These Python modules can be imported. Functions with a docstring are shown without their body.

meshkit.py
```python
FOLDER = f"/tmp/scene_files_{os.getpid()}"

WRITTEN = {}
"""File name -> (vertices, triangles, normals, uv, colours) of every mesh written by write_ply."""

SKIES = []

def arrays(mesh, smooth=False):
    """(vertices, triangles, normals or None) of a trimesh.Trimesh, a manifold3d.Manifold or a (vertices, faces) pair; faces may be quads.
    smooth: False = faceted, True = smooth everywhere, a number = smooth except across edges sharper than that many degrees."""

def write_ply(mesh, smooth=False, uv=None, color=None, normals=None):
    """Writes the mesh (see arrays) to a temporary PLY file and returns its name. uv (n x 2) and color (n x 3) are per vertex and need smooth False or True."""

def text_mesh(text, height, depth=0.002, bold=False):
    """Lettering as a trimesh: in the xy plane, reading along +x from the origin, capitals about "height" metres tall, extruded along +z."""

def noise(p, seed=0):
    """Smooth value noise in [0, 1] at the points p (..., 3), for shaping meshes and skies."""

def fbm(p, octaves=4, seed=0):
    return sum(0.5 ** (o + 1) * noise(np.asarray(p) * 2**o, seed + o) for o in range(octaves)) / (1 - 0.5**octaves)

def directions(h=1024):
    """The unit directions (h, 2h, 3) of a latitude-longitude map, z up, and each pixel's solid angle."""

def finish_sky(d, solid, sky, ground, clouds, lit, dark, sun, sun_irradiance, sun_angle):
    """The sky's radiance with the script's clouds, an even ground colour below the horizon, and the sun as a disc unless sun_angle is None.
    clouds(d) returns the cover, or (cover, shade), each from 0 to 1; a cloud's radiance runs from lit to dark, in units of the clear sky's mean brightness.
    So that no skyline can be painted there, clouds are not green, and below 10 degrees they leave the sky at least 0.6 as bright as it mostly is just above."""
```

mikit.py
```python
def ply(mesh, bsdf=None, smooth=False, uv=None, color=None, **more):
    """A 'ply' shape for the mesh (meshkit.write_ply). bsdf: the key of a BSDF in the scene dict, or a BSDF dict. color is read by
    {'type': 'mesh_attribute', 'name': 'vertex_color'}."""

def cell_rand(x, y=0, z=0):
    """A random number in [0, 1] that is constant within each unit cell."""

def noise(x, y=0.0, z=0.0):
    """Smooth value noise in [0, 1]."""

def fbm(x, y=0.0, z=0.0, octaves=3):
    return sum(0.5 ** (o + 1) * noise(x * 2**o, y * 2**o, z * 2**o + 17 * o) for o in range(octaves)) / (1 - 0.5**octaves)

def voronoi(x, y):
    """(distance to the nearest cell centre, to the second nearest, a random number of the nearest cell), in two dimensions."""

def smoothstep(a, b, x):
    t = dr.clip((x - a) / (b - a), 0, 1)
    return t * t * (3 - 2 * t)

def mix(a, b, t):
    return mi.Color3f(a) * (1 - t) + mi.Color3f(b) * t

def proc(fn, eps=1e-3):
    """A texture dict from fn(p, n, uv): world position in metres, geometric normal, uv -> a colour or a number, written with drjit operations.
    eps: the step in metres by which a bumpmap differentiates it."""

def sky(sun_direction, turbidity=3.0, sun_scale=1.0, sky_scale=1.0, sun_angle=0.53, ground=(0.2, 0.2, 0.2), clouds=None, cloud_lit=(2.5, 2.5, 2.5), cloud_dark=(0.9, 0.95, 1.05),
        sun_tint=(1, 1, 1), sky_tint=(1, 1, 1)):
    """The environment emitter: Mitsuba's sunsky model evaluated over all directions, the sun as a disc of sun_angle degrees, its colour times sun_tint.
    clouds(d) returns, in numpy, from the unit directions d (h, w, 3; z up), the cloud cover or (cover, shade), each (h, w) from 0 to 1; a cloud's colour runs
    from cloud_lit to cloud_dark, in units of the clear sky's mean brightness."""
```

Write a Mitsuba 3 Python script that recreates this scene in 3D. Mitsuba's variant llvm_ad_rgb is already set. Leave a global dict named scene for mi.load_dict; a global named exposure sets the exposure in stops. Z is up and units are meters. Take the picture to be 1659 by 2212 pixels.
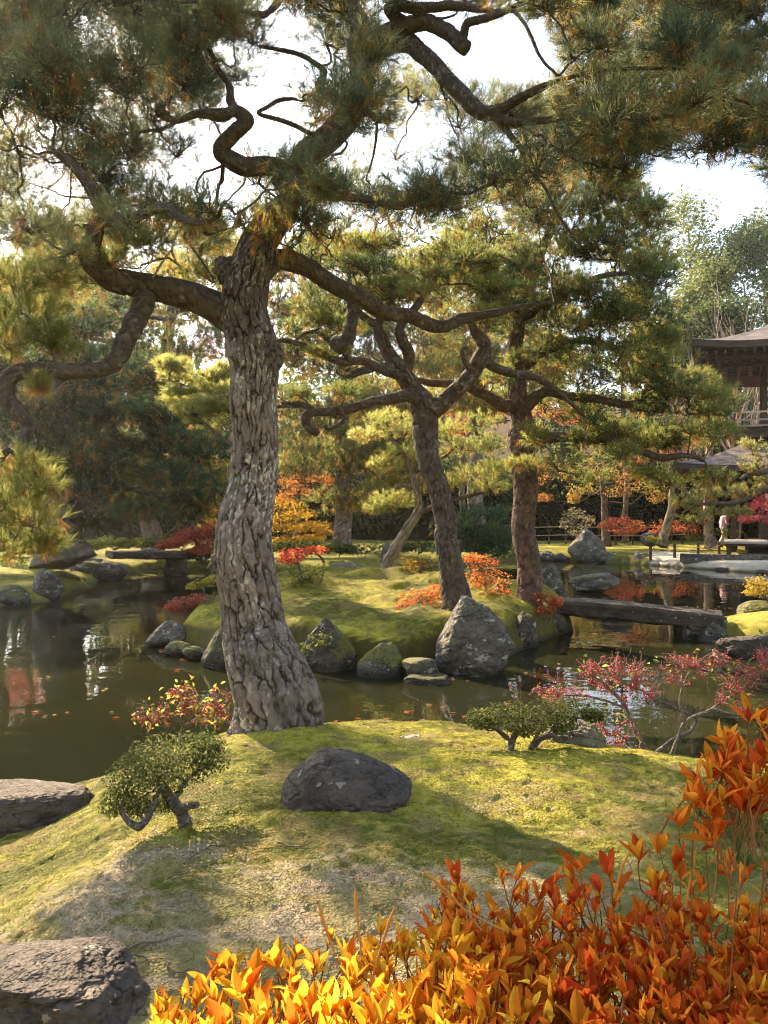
import math
import numpy as np
import trimesh
import drjit as dr
import mitsuba as mi
import mikit, meshkit
from mikit import proc
from scipy.spatial import cKDTree
from scipy.interpolate import Akima1DInterpolator, PchipInterpolator
from shapely.geometry import Polygon, Point
import shapely

scene, labels = {}, {}
T = mi.ScalarTransform4f

# ------------------------------------------------------------------ camera, sky, exposure
EYE = 2.0                      # metres above the water of the pond (z = 0)
FPX = 1663.3                   # focal length in the 1659 px wide view used for measuring
scene['camera'] = {'type': 'perspective', 'fov': 53.0, 'fov_axis': 'x', 'near_clip': 0.05, 'far_clip': 3000.0,
                   'to_world': T().look_at(origin=[0, 0, EYE], target=[0, 10, EYE], up=[0, 0, 1])}
SUN_AZ, SUN_EL = math.radians(-36), math.radians(35)
SUN = np.array([math.sin(SUN_AZ) * math.cos(SUN_EL), math.cos(SUN_AZ) * math.cos(SUN_EL), math.sin(SUN_EL)])
def thin_cloud(d):
    return 0.4 * meshkit.fbm(d * np.array([3.0, 3.0, 7.0]), 4, 3)
scene['sky'] = mikit.sky(SUN.tolist(), turbidity=4.0, sky_scale=0.78, sun_tint=(1.0, 0.965, 0.90), clouds=thin_cloud, cloud_lit=(2.0, 2.0, 2.0))
exposure = 4.15

# ------------------------------------------------------------------ small helpers
def W(u, v, d):
    """The point at depth d that was measured at (u, v) in the photograph."""
    return np.array([(u - 829.5) / FPX * d, d, EYE + (1106 - v) / FPX * d])

def free(key):
    if key not in USED:
        USED.add(key); return key
    n = 1
    while f'{key}_{n:03d}' in USED:
        n += 1
    USED.add(f'{key}_{n:03d}')
    return f'{key}_{n:03d}'
USED = set()

def thing(name, label=None, cat=None, group=None, kind=None):
    key = free(name)
    labels[key] = {}
    if label: labels[key]['label'] = label
    if cat: labels[key]['category'] = cat
    if group: labels[key]['group'] = group
    if kind: labels[key]['kind'] = kind
    return key

def part(parent, name, mesh, bsdf, smooth=False, color=None, kind=None, label=None, **more):
    key = free(parent + '__' + name) if name else parent
    scene[key] = mikit.ply(mesh, bsdf, smooth=smooth, color=color, **more)
    if kind or label:
        labels.setdefault(key, {})
        if kind: labels[key]['kind'] = kind
        if label: labels[key]['label'] = label
    return key

def join(ms):
    """Join (v, f[, c]) tuples."""
    vs, fs, cs, o = [], [], [], 0
    for m in ms:
        vs.append(m[0]); fs.append(np.asarray(m[1]) + o); o += len(m[0])
        if len(m) > 2: cs.append(m[2])
    out = (np.vstack(vs), np.vstack(fs))
    return out + (np.vstack(cs),) if cs else out

def norm(a):
    return a / np.maximum(np.linalg.norm(a, axis=-1, keepdims=True), 1e-12)

# ------------------------------------------------------------------ materials
def tinted(rough=0.6, trans=1.0, eta=1.4):
    return {'type': 'principledthin', 'base_color': {'type': 'mesh_attribute', 'name': 'vertex_color'}, 'roughness': rough,
            'spec_trans': 0.0, 'diff_trans': trans, 'eta': eta}
scene['needle_mat'] = tinted(0.33, 1.45, 1.5)
scene['leaf_mat'] = tinted(0.4, 1.25, 1.4)
scene['gloss_leaf_mat'] = tinted(0.28, 1.1, 1.5)
scene['autumn_leaf_mat'] = tinted(0.3, 1.5, 1.45)

def bark_bump(p, n, uv):
    return mikit.fbm(p.x * 90, p.y * 90, p.z * 45, 3) * 0.7 + mikit.noise(p.x * 260, p.y * 260, p.z * 200) * 0.3
scene['bark_mat'] = {'type': 'bumpmap', 'arbitrary': proc(bark_bump, 2e-3), 'scale': 0.012,
                     'bsdf': {'type': 'principled', 'base_color': {'type': 'mesh_attribute', 'name': 'vertex_color'}, 'roughness': 0.85, 'specular': 0.25}}
scene['twig_mat'] = {'type': 'twosided', 'bsdf': {'type': 'principled', 'base_color': {'type': 'mesh_attribute', 'name': 'vertex_color'}, 'roughness': 0.85, 'specular': 0.2}}

def rock_fn(dark, light, lichen, moss_amt, lich_amt, sc=1.0):
    def fn(p, n, uv):
        a = mikit.fbm(p.x * 5 * sc, p.y * 5 * sc, p.z * 7 * sc, 4)
        b = mikit.fbm(p.x * 40 * sc + 5, p.y * 40 * sc, p.z * 40 * sc, 3)
        c = mikit.mix(dark, light, dr.clip(a * 1.5 - 0.35 + (b - 0.5) * 0.9, 0, 1))
        l = mikit.smoothstep(0.62 - lich_amt, 0.68 - lich_amt, mikit.fbm(p.x * 9 * sc + 31, p.y * 9 * sc + 7, p.z * 9 * sc, 4) + (b - .5) * .25)
        c = mikit.mix(c, lichen, l * 0.8)
        m = mikit.smoothstep(0.55, 0.75, mikit.fbm(p.x * 4 * sc + 11, p.y * 4 * sc, p.z * 4 * sc + 3, 3) + n.z * 0.35 - 0.15 + moss_amt)
        g = mikit.mix((0.05, 0.055, 0.012), (0.15, 0.15, 0.03), b)
        seam = dr.abs(mikit.fbm(p.x * 3.1 * sc + 50, p.y * 3.1 * sc, p.z * 5 * sc, 4) - 0.5)
        c = mikit.mix(c, (0.02, 0.017, 0.014), mikit.smoothstep(0.018, 0.004, seam) * 0.8)
        c = mikit.mix(c, g, m * 0.92)
        wet = mikit.smoothstep(0.16, 0.05, p.z + (b - 0.5) * 0.08)
        return c * (1 - 0.6 * wet)
    return fn
def rock_bump(p, n, uv):
    return mikit.fbm(p.x * 22, p.y * 22, p.z * 30, 4) + 0.25 * mikit.noise(p.x * 150, p.y * 150, p.z * 150)
def rock_mat(name, *a, bump=0.035, rough=0.8):
    scene[name] = {'type': 'bumpmap', 'arbitrary': proc(rock_bump, 4e-3), 'scale': bump,
                   'bsdf': {'type': 'principled', 'base_color': proc(rock_fn(*a)), 'roughness': rough, 'specular': 0.35}}
rock_mat('rock_grey', (0.045, 0.039, 0.032), (0.17, 0.152, 0.128), (0.36, 0.35, 0.31), -0.06, -0.02)
rock_mat('rock_mossy', (0.035, 0.03, 0.023), (0.13, 0.115, 0.09), (0.33, 0.32, 0.28), 0.10, -0.04)
rock_mat('rock_brown', (0.03, 0.024, 0.019), (0.10, 0.078, 0.062), (0.22, 0.2, 0.175), -0.3, -0.10, 1.6)

def moss_fn(p, n, uv):
    """Moss with bare earth showing through where it is worn by the path."""
    a = mikit.fbm(p.x * 1.7, p.y * 1.7, 0.0, 4)
    b = mikit.fbm(p.x * 16, p.y * 22, p.z * 9, 3)
    f = mikit.noise(p.x * 130, p.y * 130, p.z * 60)
    g = mikit.mix((0.07, 0.075, 0.011), (0.40, 0.35, 0.045), dr.clip(a * 1.5 - 0.4 + (b - 0.5) * 1.1, 0, 1))
    g = mikit.mix(g, (0.16, 0.12, 0.045), mikit.smoothstep(0.52, 0.68, mikit.fbm(p.x * 5 + 3, p.y * 7, 4.0, 4)) * 0.65)
    e = mikit.mix((0.14, 0.112, 0.07), (0.25, 0.205, 0.13), dr.clip(b * 0.6 + f * 0.4, 0, 1))
    e = mikit.mix(e, (0.13, 0.12, 0.03), mikit.smoothstep(0.45, 0.6, mikit.fbm(p.x * 6 + 9, p.y * 9, 1.0, 4)) * 0.6)
    r = dr.sqrt(dr.square((p.x + 0.35) / 1.8) + dr.square((p.y - 2.7) / 1.0))
    bare = mikit.smoothstep(0.12, 0.62, 1.05 - r * 0.75 + (b - 0.5) * 0.9 + (a - 0.5) * 1.2)
    bare = dr.maximum(bare, mikit.smoothstep(0.66, 0.74, b * 0.75 + mikit.fbm(p.x * 3 + 20, p.y * 3, 0.0, 3) * 0.35) * 0.55)
    bare *= mikit.smoothstep(0.05, 0.2, p.z) * mikit.smoothstep(7.0, 6.0, p.y)
    c = mikit.mix(g, e, bare)
    c *= 0.75 + 0.5 * f
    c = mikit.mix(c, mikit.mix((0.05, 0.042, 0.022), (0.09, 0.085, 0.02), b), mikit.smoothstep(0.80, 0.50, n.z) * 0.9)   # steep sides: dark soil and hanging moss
    mud = mikit.smoothstep(0.10, 0.01, p.z)
    return mikit.mix(c, (0.04, 0.033, 0.022), mud)
def moss_bump(p, n, uv):
    return mikit.fbm(p.x * 45, p.y * 45, p.z * 45, 3) + 0.5 * mikit.noise(p.x * 190, p.y * 190, p.z * 190)
scene['moss_mat'] = {'type': 'bumpmap', 'arbitrary': proc(moss_bump, 2e-3), 'scale': 0.02,
                     'bsdf': {'type': 'principled', 'base_color': proc(moss_fn), 'roughness': 0.95, 'specular': 0.1, 'sheen': 0.3}}

def ground_fn(p, n, uv):
    a = mikit.fbm(p.x * 0.9, p.y * 0.9, 0.0, 4)
    b = mikit.fbm(p.x * 9, p.y * 9, 0.0, 3)
    c = mikit.mix((0.07, 0.072, 0.014), (0.24, 0.215, 0.042), dr.clip(a * 1.5 - 0.4 + (b - .5) * .9, 0, 1))
    # pale raked gravel in front of the pavilion: a band along its deck
    s = (p.x - 11.9) * 0.906 - (p.y - 30.0) * 0.42
    t = (p.x - 11.9) * 0.42 + (p.y - 30.0) * 0.906
    gr = mikit.smoothstep(-1.7, -1.3, s + (a - .5) * 1.0) * mikit.smoothstep(0.6, 0.2, t + (a - .5) * .6) * mikit.smoothstep(-9.0, -8.0, t)
    c = mikit.mix(c, mikit.mix((0.28, 0.245, 0.185), (0.42, 0.375, 0.30), b), gr)
    wood = mikit.smoothstep(44.0, 47.0, p.y)
    c = mikit.mix(c, mikit.mix((0.05, 0.035, 0.02), (0.11, 0.08, 0.045), b), wood)
    mud = mikit.smoothstep(0.12, 0.02, p.z)
    return mikit.mix(c, mikit.mix((0.06, 0.055, 0.025), (0.13, 0.115, 0.05), a), mud)
scene['ground_mat'] = {'type': 'principled', 'base_color': proc(ground_fn), 'roughness': 0.95, 'specular': 0.1}

def wave_fn(p, n, uv):
    return (mikit.fbm(p.x * 1.6, p.y * 3.2, 0.0, 2) + 0.3 * mikit.noise(p.x * 6 + 3, p.y * 11, 1.0))
def murk_fn(p, n, uv):
    a = mikit.fbm(p.x * 0.35, p.y * 0.5, 2.0, 3)
    return mikit.mix((0.009, 0.011, 0.007), (0.036, 0.037, 0.014), a)
scene['water_mat'] = {'type': 'bumpmap', 'arbitrary': proc(wave_fn, 1e-2), 'scale': 0.0025,
                      'bsdf': {'type': 'plastic', 'diffuse_reflectance': proc(murk_fn), 'int_ior': 1.33, 'nonlinear': True}}

def wood_fn(a, b):
    def fn(p, n, uv):
        g = mikit.fbm(p.x * 6 + p.y * 6, p.z * 30, p.y * 3, 3)
        return mikit.mix(a, b, g)
    return fn
scene['old_wood_mat'] = {'type': 'principled', 'base_color': proc(wood_fn((0.03, 0.02, 0.014), (0.085, 0.055, 0.04))), 'roughness': 0.8, 'specular': 0.2}
scene['grey_wood_mat'] = {'type': 'principled', 'base_color': proc(wood_fn((0.16, 0.13, 0.11), (0.32, 0.28, 0.25))), 'roughness': 0.8, 'specular': 0.2}
scene['pale_wood_mat'] = {'type': 'principled', 'base_color': proc(wood_fn((0.30, 0.24, 0.18), (0.5, 0.43, 0.34))), 'roughness': 0.7, 'specular': 0.3}
def roof_fn(p, n, uv):
    a = mikit.fbm(p.x * 3, p.y * 3, p.z * 9, 4)
    b = mikit.fbm(p.x * 14, p.y * 14, p.z * 40, 2)
    c = mikit.mix((0.07, 0.057, 0.055), (0.19, 0.165, 0.158), dr.clip(a * 1.2 - .2 + (b - .5) * .8, 0, 1))
    return mikit.mix(c, (0.13, 0.13, 0.05), mikit.smoothstep(.62, .72, mikit.fbm(p.x * 2 + 9, p.y * 2, p.z * 2, 3)) * .5)
scene['shingle_mat'] = {'type': 'principled', 'base_color': proc(roof_fn), 'roughness': 0.9, 'specular': 0.15}
scene['plaster_mat'] = {'type': 'principled', 'base_color': {'type': 'rgb', 'value': [0.62, 0.57, 0.48]}, 'roughness': 0.9}
for nm, col in (('skin', (0.5, 0.33, 0.25)), ('shirt', (0.62, 0.36, 0.48)), ('trouser', (0.5, 0.47, 0.46)), ('black_cloth', (0.02, 0.02, 0.025)),
                ('hair', (0.025, 0.02, 0.018)), ('rope', (0.33, 0.27, 0.18)), ('berry', (0.36, 0.018, 0.03))):
    scene[nm + '_mat'] = {'type': 'principled', 'base_color': {'type': 'rgb', 'value': list(col)}, 'roughness': 0.35 if nm == 'berry' else 0.75}

# ------------------------------------------------------------------ the ground: near bank, island, far shores
NEAR = Polygon([(-9, -4), (-9, 3.2), (-4.6, 4.3), (-3.3, 4.95), (-2.3, 5.65), (-1.6, 6.1), (-0.5, 6.35), (0.6, 6.25), (1.25, 5.95), (1.95, 5.5), (2.7, 5.1), (3.6, 4.9), (5.5, 4.6), (9, 4.6), (9, -4)])
ISLE = Polygon([(-3.15, 11.6), (-2.4, 10.9), (-1.5, 10.4), (-.55, 9.9), (.3, 9.7), (1, 9.95), (1.7, 10.6), (2.35, 11.8), (3.2, 13), (3.3, 14.5), (2.5, 16.3), (0.5, 17.3), (-1.8, 16.9), (-3.0, 15), (-3.3, 13)])
RIGHT = Polygon([(5.1, 12.0), (5.5, 13.2), (7, 14.2), (10, 14.8), (16, 14), (16, 9), (9, 9.5), (6.8, 10.2), (5.6, 11.2)])
FAR = Polygon([(-40, 13), (-9.5, 15.2), (-7.3, 17), (-7.7, 19), (-8.2, 22.5), (-8.0, 27), (-6.0, 27), (-5.8, 24.5), (-3, 24.2), (0, 26), (2.5, 29), (5.5, 31.7), (8, 31.0), (10, 28.6), (12, 25.3), (14, 23), (20, 22), (70, 20), (900, 20), (900, 1500), (-900, 1500), (-900, 13)])
def inside_dist(poly, x, y):
    pts = shapely.points(x.ravel(), y.ravel())
    d = shapely.distance(poly.boundary, pts)
    d = np.where(shapely.contains_xy(poly, x.ravel(), y.ravel()), d, -d)
    return d.reshape(x.shape)
def ss(a, b, x):
    t = np.clip((x - a) / (b - a), 0, 1)
    return t * t * (3 - 2 * t)
def edge(d, s):
    return np.where(d > 0, 1 - np.exp(-np.maximum(d, 0) / s), 0)
def H_near(x, y):
    d = inside_dist(NEAR, x, y)
    top = 0.42 - 0.41 * ss(-0.85, -2.6, x) - 0.05 * ss(4.6, 6.2, y) + 0.05 * np.exp(-((x + .1) ** 2 + (y - 4.6) ** 2) / 1.2) + .05 * np.exp(-((x + .7) ** 2 / .25 + (y - 5.25) ** 2 / .06))
    p = np.stack([x, y, 0 * x], -1)
    lump = (meshkit.fbm(p * 1.3, 3, 3) - .5) * 0.12 + (meshkit.fbm(p * 5, 3, 9) - .5) * 0.022 + (meshkit.fbm(p * np.array([14, 24, 1.0]), 3, 5) - .5) * 0.014
    pits = -0.012 * ss(0.60, 0.68, meshkit.fbm(p * np.array([13, 24, 1.0]), 3, 21))
    z = top * edge(d, .16) + (lump + pits) * ss(0, .4, d) + 0.03 * ss(0.02, .1, d)
    return np.where(d > 0, z, -0.35 * (1 - np.exp(np.minimum(d, 0) / .15)) - .002)
def H_isle(x, y):
    d = inside_dist(ISLE, x, y)
    top = 0.44 + 0.28 * ss(10, 15, y) - 0.12 * ss(1.2, 2.6, x) - .16 * ss(-1.2, -3, x)
    p = np.stack([x, y, 0 * x], -1)
    lump = (meshkit.fbm(p * 0.9, 3, 13) - .5) * 0.34 + (meshkit.fbm(p * 2.4, 3, 19) - .5) * 0.2 + (meshkit.fbm(p * 15, 2, 15) - .5) * .03
    z = top * edge(d, .11) + lump * ss(0, .4, d) + .08 * ss(.02, .1, d)
    return np.where(d > 0, z, -0.35 * (1 - np.exp(np.minimum(d, 0) / .15)) - .002)
def H_rest(x, y):
    dr_, df = inside_dist(RIGHT, x, y), inside_dist(FAR, x, y)
    p = np.stack([x, y, 0 * x], -1)
    lump = (meshkit.fbm(p * 0.35, 3, 23) - .5) * .3
    zr = .36 * edge(dr_, .3) + lump * .4 * ss(0, .5, dr_)
    hill = 15 * ss(48, 100, y + .25 * x) + 6 * ss(100, 220, y)
    far = (.34 + .006 * np.clip(y - 24, 0, 30)) * edge(df, .35) + lump * .5 * ss(.2, 1.5, df) + hill
    far = far * ss(-.01, .25, df)
    z = np.maximum(np.where(dr_ > 0, zr, -9), np.where(df > 0, far, -9))
    back = (y < -3.6) | ((np.abs(x) > 8.7) & (y < 3.0))
    return np.where(z < -5, np.where(back, .36 + 15 * ss(-9, -42, y) + 10 * ss(30, 70, x) * (y < 3), -.6), z)
def grid_mesh(xs, ys, fn):
    X, Y = np.meshgrid(xs, ys)
    Z = fn(X, Y)
    v = np.stack([X.ravel(), Y.ravel(), Z.ravel()], 1)
    i = np.arange(len(xs) * len(ys)).reshape(len(ys), len(xs))
    a, b, c, d = i[:-1, :-1].ravel(), i[:-1, 1:].ravel(), i[1:, 1:].ravel(), i[1:, :-1].ravel()
    return v, np.vstack([np.stack([a, b, c], 1), np.stack([a, c, d], 1)])
def graded(a, b, fa, fb, step):
    core = np.arange(fa, fb, step)
    lo = fa - np.geomspace(step, fa - a, 22)[::-1]
    hi = fb + np.geomspace(step, b - fb, 22)
    return np.concatenate([lo, core, hi])
k = thing('ground', 'mossy garden ground with pond bed, far shores and wooded slope behind', kind='structure')
part(k, '', grid_mesh(graded(-900, 900, -24, 24, .25), graded(-400, 1500, 9, 46, .25), H_rest), 'ground_mat', smooth=True)
k = thing('moss_bank', 'near mossy mound with worn earth patches sloping to the pond', kind='structure')
part(k, '', grid_mesh(np.concatenate([np.linspace(-9, -3.6, 40)[:-1], np.arange(-3.6, 3.4, .024), np.linspace(3.4, 9, 30)[1:]]),
                      np.concatenate([np.linspace(-4, 1.8, 40)[:-1], np.arange(1.8, 7.0, .024)]), H_near), 'moss_mat', smooth=True)
k = thing('moss_island', 'moss covered island in the pond carrying two tall pines', kind='structure')
part(k, '', grid_mesh(np.arange(-3.9, 3.9, .05), np.arange(8.6, 17.9, .05), H_isle), 'moss_mat', smooth=True)
k = thing('pond_water', 'dark still pond water with reflections and sunlit murky patches', kind='structure')
scene[k] = {'type': 'rectangle', 'to_world': T().translate([0, 30, 0]).scale([200, 30, 1]), 'bsdf': {'type': 'ref', 'id': 'water_mat'}}
def gz(x, y):
    x, y = np.atleast_1d(float(x)), np.atleast_1d(float(y))
    if y[0] < 7: return float(H_near(x, y)[0])
    if shapely.contains_xy(ISLE, x[0], y[0]): return float(H_isle(x, y)[0])
    return float(H_rest(x, y)[0])

# ------------------------------------------------------------------ trunks and branches
def frames(P):
    t = norm(np.gradient(P, axis=0))
    n = np.zeros_like(P)
    a = np.array([0, -1.0, 0]) if abs(t[0][1]) < .9 else np.array([1.0, 0, 0])
    n[0] = norm(a - t[0] * (a @ t[0]))
    for i in range(1, len(P)):
        q = n[i - 1] - t[i] * (n[i - 1] @ t[i])
        n[i] = q / max(np.linalg.norm(q), 1e-9)
    return t, n, np.cross(t, n)
def spline(P, R, step):
    P, R = np.asarray(P, float), np.asarray(R, float)
    s = np.r_[0, np.cumsum(np.linalg.norm(np.diff(P, axis=0), axis=1))]
    m = max(int(s[-1] / step), 3)
    q = np.linspace(0, s[-1], m)
    C = Akima1DInterpolator(s, P)(q) if len(P) > 2 else np.stack([np.interp(q, s, P[:, i]) for i in range(3)], 1)
    return C, PchipInterpolator(s, R)(q) if len(P) > 2 else np.interp(q, s, R), q
BARK = dict(base=(0.17, 0.135, 0.115), pale=(0.40, 0.37, 0.33), furrow=(0.05, 0.038, 0.03), moss=0.0)
def trunk_mesh(P, R, sides, step, cell, depth, seed, base=BARK['base'], pale=BARK['pale'], furrow=BARK['furrow'], pale_share=.25, moss=0.0, gnarl=.06, flare=0, elong=2.2, cap=True):
    """A tapered limb whose bark is split into raised plates by furrows."""
    C, r, s = spline(P, R, step)
    rg = np.random.default_rng(seed)
    m = len(C)
    C = C + (meshkit.fbm(np.stack([s / (4 * r.mean() + .05), s * 0 + seed, s * 0], -1), 3, seed)[:, None] - .5) * 0 \
          + np.stack([(meshkit.fbm(np.stack([s / (5 * r.mean() + .03), s * 0 + seed, s * 0 + k], -1), 2, seed + k) - .5) for k in range(3)], 1) * r[:, None] * 1.0 * ss(0, .1, s / s[-1])[:, None]
    t, n, b = frames(C)
    th = np.linspace(0, 2 * np.pi, sides, endpoint=False)
    ring = np.cos(th)[None, :, None] * n[:, None] + np.sin(th)[None, :, None] * b[:, None]
    rm = float(np.average(r))
    U = th[None] * rm + 0 * s[:, None]
    L = 2 * np.pi * rm
    p3 = (C[:, None] + ring * rm).reshape(-1, 3)
    def plates(cell, elong, warp, sd):
        V = s[:, None] / elong + 0 * th[None]
        cu, cv = max(int(L / cell), 4), max(int(s[-1] / elong / cell), 3)
        gx, gy = np.meshgrid(np.arange(cu), np.arange(-1, cv + 2), indexing='ij')
        pts = np.stack([(gx + rg.uniform(0, 1, gx.shape)) * L / cu, (gy + rg.uniform(0, 1, gy.shape)) * cell], -1).reshape(-1, 2)
        rnd = rg.random(len(pts))
        allp = np.vstack([pts, pts + [L, 0], pts - [L, 0]])
        w = p3 / cell * np.array([1, 1, .6])
        q = np.stack([U.ravel(), V.ravel()], 1) + (np.stack([meshkit.fbm(w, 3, sd), meshkit.fbm(w, 3, sd + 40)], 1) - .5) * cell * warp
        dd, ii = cKDTree(allp).query(q, k=2)
        return (dd[:, 1] - dd[:, 0]) / cell, rnd[ii[:, 0] % len(pts)]
    gap, cr = plates(cell, elong, 1.0, seed + 3)
    gap2, cr2 = plates(cell * .36, 1.7, 1.3, seed + 5)
    some = ss(.36, .58, meshkit.fbm(p3 / cell * .55, 2, seed + 9))
    groove = np.exp(-(gap / .115) ** 2) * (.35 + .65 * some)
    groove2 = np.exp(-(gap2 / .22) ** 2) * ss(.40, .60, meshkit.fbm(p3 / cell * .8, 2, seed + 13))
    fine = meshkit.fbm(p3 / cell * np.array([4., 4., 2.]), 3, seed + 7)
    big = meshkit.fbm(p3 / (rm * 2.2), 3, seed + 11) - .5
    disp = depth * (cr * .35 + .10 * cr2 + .14 * fine + .07 * (meshkit.noise(p3 * 170, seed) - .5) - groove * 1.3 - groove2 * .22)
    rr = np.repeat(r, sides)
    amt = np.minimum(1, rr / rm * 1.2)
    rad = rr * (1 + gnarl * 2 * big) + disp * amt
    if flare:
        fl = np.exp(-s / flare)[:, None] * (0.16 + .14 * np.cos(th * 5 + seed)[None] + .08 * np.cos(th * 3 + 1)[None])
        rad = rad + (fl * r[0]).ravel()
    v = np.repeat(C, sides, 0) + ring.reshape(-1, 3) * rad[:, None]
    base, pale, furrow = map(np.array, (base, pale, furrow))
    col = base * (.72 + .35 * cr[:, None] + .3 * cr2[:, None]) * (.7 + .6 * fine[:, None])
    patch = ss(.40, .62, meshkit.fbm(p3 / (rm * 1.1) * np.array([1, 1, .5]), 3, seed + 17))
    isp = ss(1 - pale_share - .04, 1 - pale_share + .04, cr2 * .75 + .25 * patch) * (.25 + .75 * patch) * ss(.3, .55, fine)
    col = col * (1 - (isp * .8)[:, None]) + pale * (isp * .8)[:, None]
    g = np.clip(groove * .95 + groove2 * .65, 0, .95)[:, None]
    col = col * (1 - g) + furrow * g
    if moss:
        hs = s[:, None] + 0 * th[None]
        mm = ss(.55, .66, meshkit.fbm(p3 * np.array([7, 7, 2.2]), 3, seed + 23) + moss * .12 * (1 - ss(0, 1.2, hs)).ravel() + ring.reshape(-1, 3)[:, 0] * .07 - .04) * (1 - ss(.7, 1.5, hs)).ravel() * (.4 + .6 * groove)
        col = col * (1 - mm[:, None] * .8) + np.array((.075, .078, .02)) * mm[:, None] * .8 * (.6 + .8 * fine[:, None])
    i = np.arange(m * sides).reshape(m, sides)
    j = np.roll(i, -1, 1)
    f = np.vstack([np.stack([i[:-1].ravel(), j[:-1].ravel(), j[1:].ravel()], 1), np.stack([i[:-1].ravel(), j[1:].ravel(), i[1:].ravel()], 1)])
    if cap:
        tip = C[-1] + t[-1] * r[-1] * .6
        v = np.vstack([v, tip]); col = np.vstack([col, base * .7])
        f = np.vstack([f, np.stack([i[-1], j[-1], np.full(sides, len(v) - 1)], 1)])
        v = np.vstack([v, C[0] - t[0] * r[0] * .3]); col = np.vstack([col, base * .7])
        f = np.vstack([f, np.stack([j[0], i[0], np.full(sides, len(v) - 1)], 1)])
    return v, f, col
def uvpath(pts):
    """[(u, v, width px, depth), ...] -> world points and radii."""
    P = np.array([W(p[0], p[1], p[3]) for p in pts])
    return P, np.array([p[2] / 2 / FPX * p[3] for p in pts])
def limb(tree, name, pts, seed, sides=None, cell=None, depth=None, nodes=None, **kw):
    P, R = uvpath(pts)
    rm = R.mean()
    sides = sides or int(np.clip(14 + rm * 260, 8, 56))
    cell = cell or float(np.clip(rm * .62, .012, .07))
    m = trunk_mesh(P, R, sides, max(min(rm * .22, .05), .0085 * P[0][1] / 5), cell, depth if depth is not None else min(rm * .12, .012), seed, **kw)
    part(tree, name, m[:2], 'bark_mat', smooth=True, color=m[2])
    if nodes is not None:
        nodes.append(spline(P, R, .12)[0])

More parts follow.
